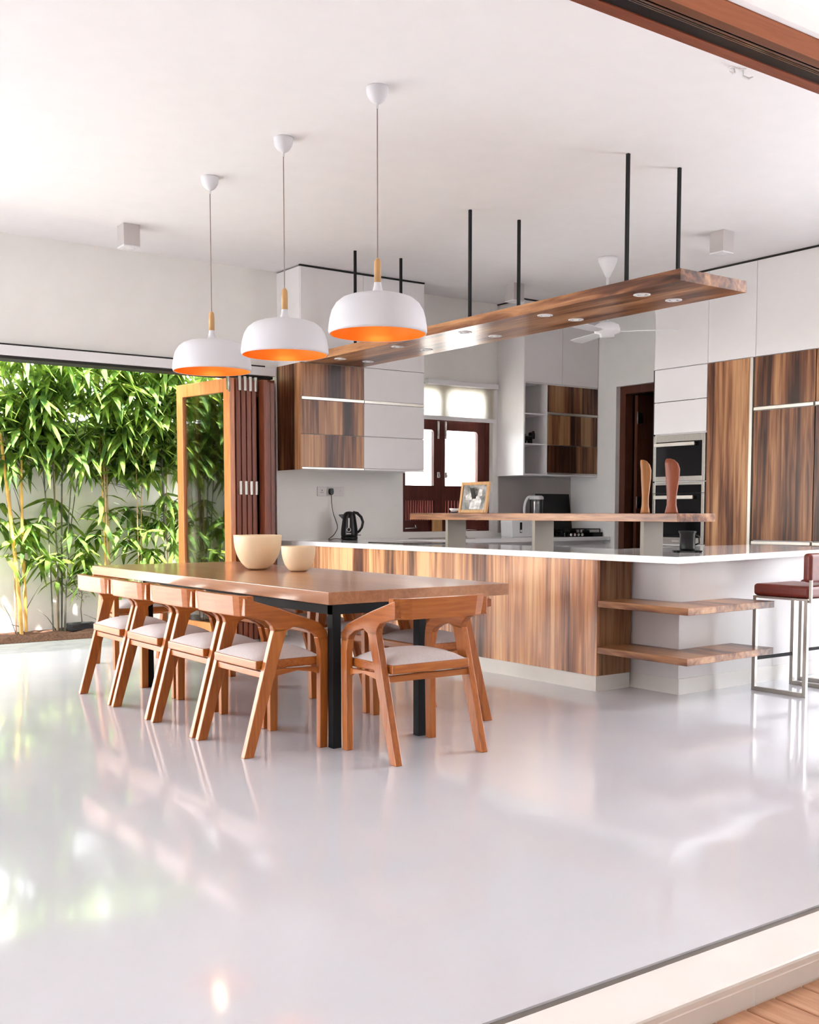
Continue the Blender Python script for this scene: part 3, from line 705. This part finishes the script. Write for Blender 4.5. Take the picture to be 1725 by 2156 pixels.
# --- pendant lamps
def make_pendant(label):
    t = thing('pendant_lamp', label, 'lamp', (0, 0, ZC), 0, 'pendant lamps over the dining table')
    MB().lathe([(0, 0), (.057, 0), (.058, -.006), (.056, -.028), (.049, -.050), (.037, -.068), (.022, -.080), (.007, -.085), (.006, -.108), (0, -.108)], n=32).build('canopy', 'white_shade', t)
    MB().tube([(0, 0, -.095), (0, 0, -.862)], .0032, 8).build('cord', 'cord', t)
    z0 = -1.255      # rim
    MB().lathe([(0, z0 + .392), (.008, z0 + .390), (.016, z0 + .378), (.0185, z0 + .355), (.0185, z0 + .267), (0, z0 + .267)], n=24).build('wooden_neck', 'light_wood', t)
    o = [(.0175, z0 + .268), (.0205, z0 + .248), (.026, z0 + .228), (.035, z0 + .212), (.05, z0 + .2055), (.095, z0 + .2035), (.145, z0 + .197), (.187, z0 + .182), (.218, z0 + .157), (.239, z0 + .122), (.251, z0 + .080), (.257, z0 + .040), (.2585, z0 + .014), (.254, z0)]
    sh = MB().lathe(o + [(.249, z0 + .001)], n=64).build('shade', 'white_shade', t)
    i_ = [(.249, z0 + .001), (.2515, z0 + .015), (.250, z0 + .040), (.244, z0 + .078), (.232, z0 + .118), (.212, z0 + .150), (.182, z0 + .175), (.142, z0 + .190), (.095, z0 + .196), (.0, z0 + .198)]
    MB().lathe(i_, n=64).build('shade_lining', 'copper', t, label='orange copper lining')
    MB().lathe([(0, z0 + .175), (.02, z0 + .17), (.03, z0 + .145), (.026, z0 + .12), (0, z0 + .105)], n=24).build('bulb', 'glow', t)
    return t
pn = make_pendant('white dome pendant nearest the camera with glowing orange inside')
pn.location = (3.250, 4.790, ZC)
P3 = [pn, dup(pn, (3.232, 5.742, ZC), 0, 'middle white dome pendant with glowing orange inside'), dup(pn, (3.212, 6.682, ZC), 0, 'white dome pendant farthest back near the garden with glowing orange inside')]
for p in P3:
    l = bpy.data.lights.new('pendant_light', 'POINT'); l.energy = .55; l.color = (1, .70, .38); l.shadow_soft_size = .03
    o = bpy.data.objects.new('pendant_light', l); col.objects.link(o); o.parent = p; o.location = (0, 0, -1.255 + .085)

# ================================================================== WORKTOP ITEMS
ZT = .887
# kettle
kt = thing('kettle', 'black electric kettle with grey water gauge', 'kettle', (5.575, 8.70, ZT))
a0 = -math.radians(36)     # spout to the left of the picture
kb = MB().lathe([(0, .0), (.072, .0), (.078, .006), (.080, .022), (.078, .028), (0, .028)], n=36).build('base', 'black_plastic', kt)
body = MB().lathe([(0, .029), (.076, .029), (.080, .05), (.078, .10), (.070, .16), (.062, .21), (.058, .232), (.050, .252), (.03, .266), (0, .270)], n=40)
kbod = body.build('body', 'black_plastic', kt)
MB().loft([[(-.045, -.022, .18), (-.045, .022, .18), (-.040, .022, .245), (-.040, -.022, .245)], [(-.098, -.008, .228), (-.098, .008, .228), (-.100, .008, .240), (-.100, -.008, .240)]], smooth=False).xf(Matrix.Rotation(a0, 4, 'Z')).build('spout', 'black_plastic', kt)
MB().tube([(.035, 0, .262), (.075, 0, .252), (.112, 0, .215), (.128, 0, .17), (.118, 0, .12), (.095, 0, .085), (.072, 0, .068)], [.012, .014, .0135, .013, .012, .012, .012], 12).xf(Matrix.Rotation(a0, 4, 'Z')).build('handle', 'black_plastic', kt)
am = math.radians(-126)
fx, fy = math.cos(am), math.sin(am)
def ktp(r, z, s=0): return (fx * r - fy * s, fy * r + fx * s, z)
MB().tube([ktp(.066, .205), ktp(.0725, .16), ktp(.079, .115)], .0065, 8).build('water_gauge', 'white_metal', kt, label='pale grey water gauge strip')
mm = MB(); q = [ktp(.0795, .098 + .018 * math.sin(2 * PI * k / 16), .018 * math.cos(2 * PI * k / 16)) for k in range(17)]
mm.tube(q, .003, 6, cap=False); mm.build('round_dial', 'chrome', kt)
MB().tube([ktp(.0795, .060, -.02), ktp(.0795, .060, .02)], .004, 6).build('badge', 'white_metal', kt)
MB().tube([(.068, 0, .048), (.108, 0, .046)], .0035, 6).xf(Matrix.Rotation(a0, 4, 'Z')).build('switch_lever', 'black_plastic', kt)
# cord with plug
cp = thing('kettle_plug', 'black plug and cable hanging from the wall socket to the kettle', 'plug', (5.50, 8.91, 1.34))
MB().prism([(-.018, -.02), (-.022, .0), (-.018, .028), (-.012, .034), (.012, .034), (.018, .028), (.022, .0), (.018, -.02), (.007, -.028), (-.007, -.028)], 'y', -.026, .004, .003).build('plug_body', 'black_plastic', cp)
cpts = [(0, -.012, -.026), (0, -.014, -.06), (0, -.02, -.12), (.008, -.03, -.20), (.022, -.06, -.28), (.018, -.09, -.34), (-.03, -.11, -.40), (-.075, -.115, -.432), (-.10, -.12, -.446), (-.085, -.13, -.448), (-.04, -.14, -.442), (0, -.15, -.444), (.02, -.17, -.448)]
def smooth_pts(p, n=5):
    P = [Vector(a) for a in p]; out = []
    for i in range(len(P) - 1):
        p0, p1, p2, p3 = P[max(i - 1, 0)], P[i], P[i + 1], P[min(i + 2, len(P) - 1)]
        for k in range(n):
            t = k / n; out.append(.5 * ((2 * p1) + (p2 - p0) * t + (2 * p0 - 5 * p1 + 4 * p2 - p3) * t * t + (3 * p1 - p0 - 3 * p2 + p3) * t ** 3))
    out.append(P[-1]); return out
MB().tube(smooth_pts(cpts), .0035, 8).build('cable', 'black_plastic', cp)
M['socket'] = flat('white switch plate', (.74, .71, .68), rough=.4, var=.01)
sk = thing('wall_socket', 'white wall socket plate left of the plug with three pin holes', 'socket', (5.41, YN, 1.345))
MB().box(-.05, .05, -.010, 0, -.045, .045, .003).build('plate', 'socket', sk)
MB().box(-.003, .003, -.0112, -.0095, .004, .016).box(-.014, -.006, -.0112, -.0095, -.013, -.008).box(.006, .014, -.0112, -.0095, -.013, -.008).build('pin_holes', 'black_plastic', sk)
sk2 = thing('wall_socket', 'long white double socket plate holding the black plug', 'socket', (5.565, YN, 1.345))
MB().box(-.095, .095, -.007, 0, -.045, .045, .003).build('plate', 'socket', sk2)
MB().box(.05, .065, -.0098, -.0072, -.002, .02, .001, 1).build('switch', 'socket', sk2)
# hob on the island
hb = thing('induction_hob', 'flat black glass hob sunk in the island worktop', 'hob', (5.55, 7.45, ZT))
MB().box(5.22, 5.72, 7.10, 7.85, ZT, ZT + .006, .002, 1).build('glass_plate', 'black_gloss', hb, world=True)
# faucet
fc = thing('kitchen_tap', 'slim chrome tap standing at the sink', 'tap', (7.045, 8.80, ZT))
MB().lathe([(0, 0), (.026, 0), (.026, .012), (.014, .02), (.014, .10), (0, .10)], n=20).tube(smooth_pts([(0, 0, .09), (0, 0, .22), (0, -.01, .26), (0, -.06, .285), (0, -.12, .27), (0, -.135, .24)]), .0095, 10).build('spout', 'chrome', fc)
MB().tube([(.012, 0, .075), (.05, 0, .082), (.15, -.01, .078)], [.006, .005, .004], 8).build('lever', 'chrome', fc)
sk_ = MB()
sk_.box(6.35, 6.88, 8.42, 8.44, ZT, ZT + .004).box(6.35, 6.88, 8.80, 8.82, ZT, ZT + .004).box(6.35, 6.37, 8.44, 8.80, ZT, ZT + .004).box(6.86, 6.88, 8.44, 8.80, ZT, ZT + .004).box(6.37, 6.86, 8.44, 8.80, ZT, ZT + .0015)
tag(recentre(sk_.build('kitchen_sink', 'steel'), (6.6, 8.62, ZT)), 'steel sink rim in the worktop under the window', 'sink')
# toaster
ts = thing('toaster', 'white toaster with a dark control strip behind the bar shelf', 'toaster', (7.68, 8.69, ZT))
MB().prism([(-.16, .0), (-.17, .17), (-.15, .182), (.15, .182), (.17, .17), (.16, .0)], 'y', -.09, .09, .008).build('body', 'white_plastic', ts)
MB().box(-.10, .10, -.04, -.015, .181, .184).box(-.10, .10, .015, .04, .181, .184).build('slots', 'black_plastic', ts)
MB().box(-.055, -.025, -.094, -.089, .045, .155, .002).build('control_strip', 'black_plastic', ts)
MB().lathe([(0, 0), (.014, 0), (.012, .012), (0, .012)], n=16).xf(Matrix.Translation((-.04, -.094, .065)) @ Matrix.Rotation(PI / 2, 4, 'X')).build('knob', 'white_plastic', ts)
# water pitcher
wp = thing('water_pitcher', 'clear filter jug with white lid and curved white handle', 'jug', (7.985, 8.74, ZT))
MB().lathe([(0, .004), (.062, .004), (.065, .012), (.074, .37), (.075, .405), (.073, .405), (.072, .37), (.062, .014), (0, .012)], n=36).build('jug_body', 'jug_glass', wp)
MB().lathe([(0, .0), (.066, 0), (.066, .010), (0, .012)], n=36).build('jug_foot', 'white_plastic', wp)
MB().lathe([(0, .44), (.055, .438), (.075, .425), (.077, .400), (.070, .395), (0, .395)], n=36).build('lid', 'white_plastic', wp)
MB().tube(smooth_pts([(-.05, .0, .425), (-.095, .0, .42), (-.125, .0, .37), (-.138, 0, .30), (-.135, 0, .235)]), .014, 12).xf(Matrix.Rotation(-.4, 4, 'Z')).build('handle', 'white_plastic', wp)
# gas hob with raised lid
gh = thing('gas_hob', 'black gas hob with its dark glass lid raised against the wall', 'hob', (8.37, 8.62, ZT))
MB().box(-.29, .275, -.22, .22, 0, .045, .004).build('body', 'black_gloss', gh)
lid = MB().box(-.25, .26, -.004, .004, 0, .42, .003, 1)
lid.xf(Matrix.Translation((.0, .235, .046)) @ Matrix.Rotation(math.radians(-8), 4, 'X')).build('glass_lid', 'black_gloss', gh)
for a, b in ((-.15, -.09), (.15, -.09), (-.15, .11), (.15, .11)):
    MB().lathe([(0, .045), (.04, .045), (.042, .06), (.03, .07), (0, .07)], cx=a, cy=b, n=20).build('burner', 'black', gh)
for a in (-.15, .15):
    m = MB()
    for x in (-.11, 0, .11): m.box(a + x - .004, a + x + .004, -.19, .20, .075, .083)
    for y in (-.19, .0, .19): m.box(a - .11, a + .11, y - .004, y + .004, .075, .083)
    for x in (-.11, .11):
        for y in (-.19, .19): m.box(a + x - .004, a + x + .004, y - .004, y + .004, .045, .078)
    m.build('pan_support', 'black', gh)
for k_ in range(4): MB().lathe([(0, 0), (.016, 0), (.014, .018), (0, .018)], n=14).xf(Matrix.Translation((-.21 + k_ * .055, -.221, .022)) @ Matrix.Rotation(PI / 2, 4, 'X')).build('knob', 'chrome', gh)
# things on the raised bar
ZB = 1.1415
pf = thing('photo_frame', 'pale wooden picture frame with a grey photograph leaning back on the bar', 'picture frame', (5.16, 6.35, ZB), -PI / 2 + .08)
M['photo'] = flat('black and white photograph', (.22, .20, .19), rough=.35, var=.9, scale=14)
til = Matrix.Rotation(math.radians(-9), 4, 'X')
MB().box(-.150, -.125, -.010, .010, 0, .235, .002, 1).box(.125, .150, -.010, .010, 0, .235, .002, 1).box(-.125, .125, -.010, .010, 0, .025, .002, 1).box(-.125, .125, -.010, .010, .210, .235, .002, 1).xf(til).build('frame', 'light_wood', pf)
MB().box(-.125, .125, -.004, .004, .025, .210).xf(til).build('photograph', 'photo', pf)
M['photo_light'] = flat('pale grey photo tone', (.55, .53, .51), rough=.35, var=.5, scale=30)
fgm = MB()
fgm.prism([(-.04, .03), (.07, .03), (.085, .09), (.05, .13), (.0, .12), (-.035, .08)], 'y', -.0052, -.0042)
fgm.prism([(-.085, .10), (-.03, .095), (.02, .135), (.03, .165), (-.01, .175), (-.055, .15), (-.09, .13)], 'y', -.0052, -.0042)
fgm.prism([(.04, .12), (.085, .13), (.08, .175), (.05, .18)], 'y', -.0052, -.0042)
fgm.xf(til).build('picture', 'photo_light', pf)
MB().box(-.02, .02, .008, .012, .0, .19).xf(Matrix.Rotation(math.radians(14), 4, 'X')).xf(Matrix.Translation((0, .03, 0)) ).build('stand', 'black_plastic', pf)
sd_ = thing('trinket_dish', 'tiny white dish with dark foot left of the picture frame', 'dish', (5.15, 6.56, ZB))
MB().lathe([(0, 0), (.030, 0), (.028, .008), (0, .008)], n=24).build('foot', 'black_plastic', sd_)
MB().lathe([(0, .008), (.018, .009), (.035, .026), (.038, .036), (.034, .034), (.016, .016), (0, .014)], n=24).build('dish', 'white_plastic', sd_)
def sculpture(x, y, rz, mat, label, fl=1.0):
    rings = []
    prof = [(0, .036, .030, 0), (.012, .034, .028, 0), (.05, .026, .022, 0), (.10, .026, .020, 0), (.16, .032, .020, .002), (.22, .038, .020, .003), (.265, .040, .019, .003), (.30, .036, .018, -.004), (.322, .024, .014, -.014), (.330, .010, .008, -.022)]
    for z, a, b, o in prof:
        rings.append([(o + a * fl * math.copysign(abs(math.cos(t)) ** .75, math.cos(t)), b * math.copysign(abs(math.sin(t)) ** .9, math.sin(t)), z) for t in [2 * PI * k / 20 for k in range(20)]])
    o = MB().loft(rings).build('wooden_sculpture', mat); o.location = (x, y, ZB); o.rotation_euler = (0, 0, rz)
    tag(o, label, 'sculpture', 'carved wooden blades on the bar')
M['sculpt_red'] = wood('reddish carved wood', 'z', [(.3, (.16, .035, .014)), (.5, (.25, .062, .025)), (.7, (.34, .10, .04))], rough=.35)
M['sculpt_tan'] = wood('tan carved wood', 'z', [(.3, (.26, .10, .03)), (.5, (.38, .16, .05)), (.7, (.5, .24, .09))], rough=.35)
sculpture(5.16, 4.655, -PI / 2 + .9, 'sculpt_tan', 'slimmer orange-brown carved wooden blade sculpture, left one', .82)
sculpture(5.16, 4.445, -PI / 2 + .5, 'sculpt_red', 'broader reddish carved wooden blade sculpture, right one', 1.12)
# black holder on the worktop
bh = thing('utensil_holder', 'black cylindrical holder with flared rim on a black stand', 'holder', (5.64, 4.72, ZT))
MB().lathe([(0, .012), (.048, .012), (.050, .03), (.050, .120), (.058, .132), (.058, .140), (.046, .136), (.044, .03), (0, .02)], n=28).build('cup', 'black_plastic', bh)
MB().box(-.085, .085, -.055, .055, .006, .013, .003).box(-.08, -.065, -.05, -.035, 0, .007).box(.065, .08, -.05, -.035, 0, .007).box(-.08, -.065, .035, .05, 0, .007).box(.065, .08, .035, .05, 0, .007).xf(Matrix.Rotation(-.6, 4, 'Z')).build('stand', 'black', bh)
MB().tube([(.05, 0, .11), (.075, 0, .10), (.078, 0, .06), (.05, 0, .05)], .006, 8).xf(Matrix.Rotation(-.6, 4, 'Z')).build('handle', 'black_plastic', bh)

# ================================================================== BAR STOOLS
def make_stool(label):
    t = thing('bar_stool', label, 'stool', (0, 0, 0), 0, 'bar stools at the worktop end')
    a = .0125
    for s in (-1, 1):
        x = s * .2025
        m = MB().box(x - a, x + a, -.2, -.175, 0, .60, .001, 1).build('leg', 'steel', t)
        MB().box(x - a, x + a, .175, .2, 0, .60, .001, 1).build('leg', 'steel', t)
        MB().box(x - a, x + a, -.175, .175, 0, .025, .001, 1).build('floor_runner', 'steel', t)
        MB().box(x - .006, x + .006, -.222, -.205, .60, .73).box(x - .006, x + .006, -.222, -.19, .59, .605).build('back_bracket', 'steel', t)
    MB().box(-.215, .215, -.2, .2, .60, .614, .001, 1).build('seat_frame', 'steel', t)
    MB().box(-.19, .19, .178, .196, .195, .215, .002, 1).build('footrest', 'black', t)
    MB().box(-.212, .212, -.198, .205, .615, .692, .022, 4).build('seat', 'leather', t)
    MB().box(-.212, .212, -.214, -.155, .715, .895, .022, 4).build('backrest', 'leather', t)
    return t
st = make_stool('red leather and steel bar stool, the one mostly in view'); st.location = (6.127, 4.205, 0)
dup(st, (6.73, 4.28, 0), 0, 'red leather and steel bar stool cut off by the right edge, farther along the counter')

# ================================================================== GARDEN PLANTS
random.seed(11)
def leaf(b, p, d, L, W, droop):
    d = d.normalized(); side = d.cross(Vector((0, 0, 1)))
    if side.length < .1: side = Vector((1, 0, 0))
    side.normalize(); side = (side + Vector((random.uniform(-.4, .4), random.uniform(-.4, .4), random.uniform(-.6, .6)))).normalized()
    pts = []
    for u, wv in ((0, .12), (.18, .75), (.42, 1.), (.72, .7), (1., .0)):
        c = p + d * (L * u) + Vector((0, 0, -droop * L * u * u))
        pts.append((c, wv * W))
    vs = []
    for c, wv in pts[:-1]:
        vs.append((b.verts.new(c - side * wv), b.verts.new(c + side * wv)))
    tip = b.verts.new(pts[-1][0])
    for i in range(len(vs) - 1): b.faces.new((vs[i][0], vs[i][1], vs[i + 1][1], vs[i + 1][0]))
    b.faces.new((vs[-1][0], vs[-1][1], tip))
def cluster(b, p, n, L, tw=True):
    base = random.uniform(0, 2 * PI)
    for k in range(n):
        a = base + 2 * PI * k / n + random.uniform(-.35, .35)
        el_ = random.uniform(-.95, .35)
        d = Vector((math.cos(a), math.sin(a) * .8, el_))
        leaf(b, p, d, L * random.uniform(.7, 1.15), L * random.uniform(.085, .125), random.uniform(.15, .7))
def bamboo(x, canes, mat, lab, zr, dens, seed, Lf=.27, low=()):
    random.seed(seed); dens = int(dens * .98); zr = (zr[0] + .12, zr[1])
    t = thing('bamboo', lab, 'plant', (x, 10.12, .03), 0, 'bamboo clumps along the garden wall')
    pts_all = []
    for (dx, tx, dy, r, h, mt) in canes:
        pts = []
        m = MB(); N = 14
        for i in range(N + 1):
            u = i / N; px = dx + (tx - dx) * u ** 1.1 + .01 * math.sin(7 * u + dx * 30); py = dy + .05 * math.sin(3 * u + dx * 9) - .08 * u
            pts.append((px, py, h * u)); pts_all.append(Vector((px, py, h * u)))
        # node rings swell the radius
        P2 = []; R2 = []
        for i in range(N):
            A, B = Vector(pts[i]), Vector(pts[i + 1]); rr = r * (1 - .45 * i / N)
            P2 += [A, A + (B - A) * .04, A + (B - A) * .5]; R2 += [rr * 1.18, rr, rr]
        P2.append(Vector(pts[-1])); R2.append(r * .5)
        m.tube(P2, R2, 8); m.build('cane', mt or mat, t)
    b = bmesh.new()
    for i in range(dens):
        q = random.choice(pts_all); zz = zr[0] + (zr[1] - zr[0]) * random.random() ** .8
        p = Vector((q.x + random.gauss(0, .20), random.uniform(min(.10, .25 - .33 * (zz - .75)), .14), zz))
        cluster(b, p, random.choice((5, 6, 7, 8)), Lf)
    for (lx, lz, n) in low:
        for j in range(n):
            cluster(b, Vector((lx + random.gauss(0, .05), random.uniform(0, .14), lz + random.gauss(0, .07))), random.choice((5, 6, 7)), Lf * .95)
    tw = MB()
    for i in range(16):
        q = random.choice(pts_all[4:])
        a = Vector((random.uniform(-.35, .35), random.uniform(-.2, .05), random.uniform(.15, .4)))
        tw.tube([q, q + a * .5, q + a + Vector((0, 0, -.06))], [.004, .003, .002], 5)
    nleaf = len(b.faces)
    tm = bpy.data.meshes.new('t'); tw.bm.to_mesh(tm); tw.bm.free(); b.from_mesh(tm)
    b.faces.ensure_lookup_table()
    for i in range(nleaf, len(b.faces)): b.faces[i].material_index = 1
    for v in b.verts:
        lim = .215
        if v.co.y > lim: v.co.y = lim - random.uniform(0, .01)
    me = bpy.data.meshes.new('foliage'); b.to_mesh(me); b.free(); me.materials.append(M['leaf']); me.materials.append(M['culm_d'])
    o = bpy.data.objects.new('foliage', me); col.objects.link(o); o.parent = t
bamboo(2.20, [(0, .06, 0, .012, 3.0, 'culm_y'), (.1, .02, .02, .012, 2.9, 'culm_d')], 'culm_y', 'bamboo clump cut off by the left edge', (1.45, 2.75), 95, 2, low=((-.05, 1.1, 4), (.15, .95, 3)))
bamboo(2.93, [(.0, -.24, 0, .019, 3.1, 'culm_y'), (.045, .06, .03, .016, 3.0, 'culm_y'), (-.03, -.10, .05, .008, 2.6, 'culm_t')], 'culm_y', 'bamboo clump with thick yellow canes at the left', (1.30, 2.75), 90, 3, low=((-.12, 1.05, 4), (.12, 1.0, 4), (.15, .72, 3), (-.02, .80, 2)))
bamboo(3.27, [(.0, -.02, 0, .008, 2.7, 'culm_d'), (-.04, -.14, .02, .007, 2.3, 'culm_d'), (.03, .14, .02, .009, 2.9, 'culm_d'), (.05, .24, -.02, .007, 2.5, 'culm_d'), (.06, .30, .03, .006, 2.2, 'culm_d'), (.0, .02, .04, .010, 2.8, 'culm_t')], 'culm_d', 'bamboo clump with many thin dark canes', (1.45, 2.75), 75, 4, low=((.0, .62, 2), (.05, .50, 1), (.24, .75, 3), (.18, 1.0, 2), (.36, .55, 2), (-.05, 1.15, 3)))
bamboo(3.75, [(.0, -.02, 0, .012, 2.8, 'culm_t'), (.035, .03, .03, .010, 2.9, 'culm_t'), (-.02, -.06, .0, .009, 2.7, 'culm_y')], 'culm_t', 'bamboo clump with tan canes in the middle', (1.45, 2.75), 75, 5, low=((.10, .58, 3), (.15, .80, 3), (-.08, 1.0, 3), (.0, 1.2, 3), (-.16, .52, 2)))
bamboo(4.05, [(.0, .02, 0, .006, 2.6, 'culm_t'), (.05, .09, .02, .006, 2.5, 'culm_t')], 'culm_t', 'slender bamboo clump with fine tan canes', (1.35, 2.75), 60, 6, low=((.0, .95, 3), (.1, .72, 2), (.05, 1.15, 3)))
bamboo(4.34, [(.0, -.02, 0, .018, 2.9, 'culm_d'), (.04, .05, .03, .007, 2.6, 'culm_t')], 'culm_d', 'bamboo clump with one thick dark cane', (1.35, 2.75), 75, 7, low=((-.12, .68, 2), (-.06, 1.0, 3), (.05, 1.2, 4), (.12, .95, 3)))
bamboo(4.62, [(.0, -.05, -.05, .007, 2.6, 'culm_t'), (.10, .12, -.05, .006, 2.7, 'culm_t')], 'culm_t', 'bamboo clump next to the open glass door', (1.5, 2.75), 60, 8, low=((-.08, 1.05, 3), (.02, .85, 2), (.05, 1.2, 3)))
bamboo(5.25, [(.0, .03, -.05, .010, 2.8, 'culm_d'), (.2, .2, -.05, .010, 2.8, 'culm_d')], 'culm_d', 'bamboo clump behind the folding doors', (1.6, 2.75), 45, 9)
bamboo(1.3, [(.0, .03, 0, .010, 2.8, 'culm_y'), (.2, .2, 0, .010, 2.8, 'culm_d')], 'culm_d', 'bamboo clump beyond the left edge', (.9, 2.75), 80, 10)
random.seed(4)
pt = thing('potted_sapling', 'small bare sapling in a dark plastic pot on the soil', 'plant', (3.52, 10.20, .03))
MB().prism([(-.13, -.08), (.13, -.08), (.13, .08), (-.13, .08)], 'z', 0, .07, .01).lathe([(0, .068), (.10, .070), (.0, .075)], n=16).build('pot', 'pot', pt)
m = MB().tube([(0, 0, .06), (-.01, 0, .2), (.005, 0, .33), (-.01, 0, .42)], [.006, .005, .004, .003], 6)
for k_ in range(9):
    z = .28 + .02 * k_; a = k_ * 2.4; m.tube([(0, 0, z), (.05 * math.cos(a), .05 * math.sin(a), z + .04), (.08 * math.cos(a), .08 * math.sin(a), z + .03)], [.003, .002, .0015], 5)
m.build('stem', 'bark', pt)
b = bmesh.new()
for k_ in range(16):
    a = random.uniform(0, 6.28); p = Vector((random.uniform(.02, .085) * math.cos(a), .05 * math.sin(a), random.uniform(.28, .46)))
    leaf(b, p, Vector((math.cos(a), math.sin(a), -.2)), .035, .008, .3)
me = bpy.data.meshes.new('leaves'); b.to_mesh(me); b.free(); me.materials.append(M['leaf'])
o = bpy.data.objects.new('leaves', me); col.objects.link(o); o.parent = pt
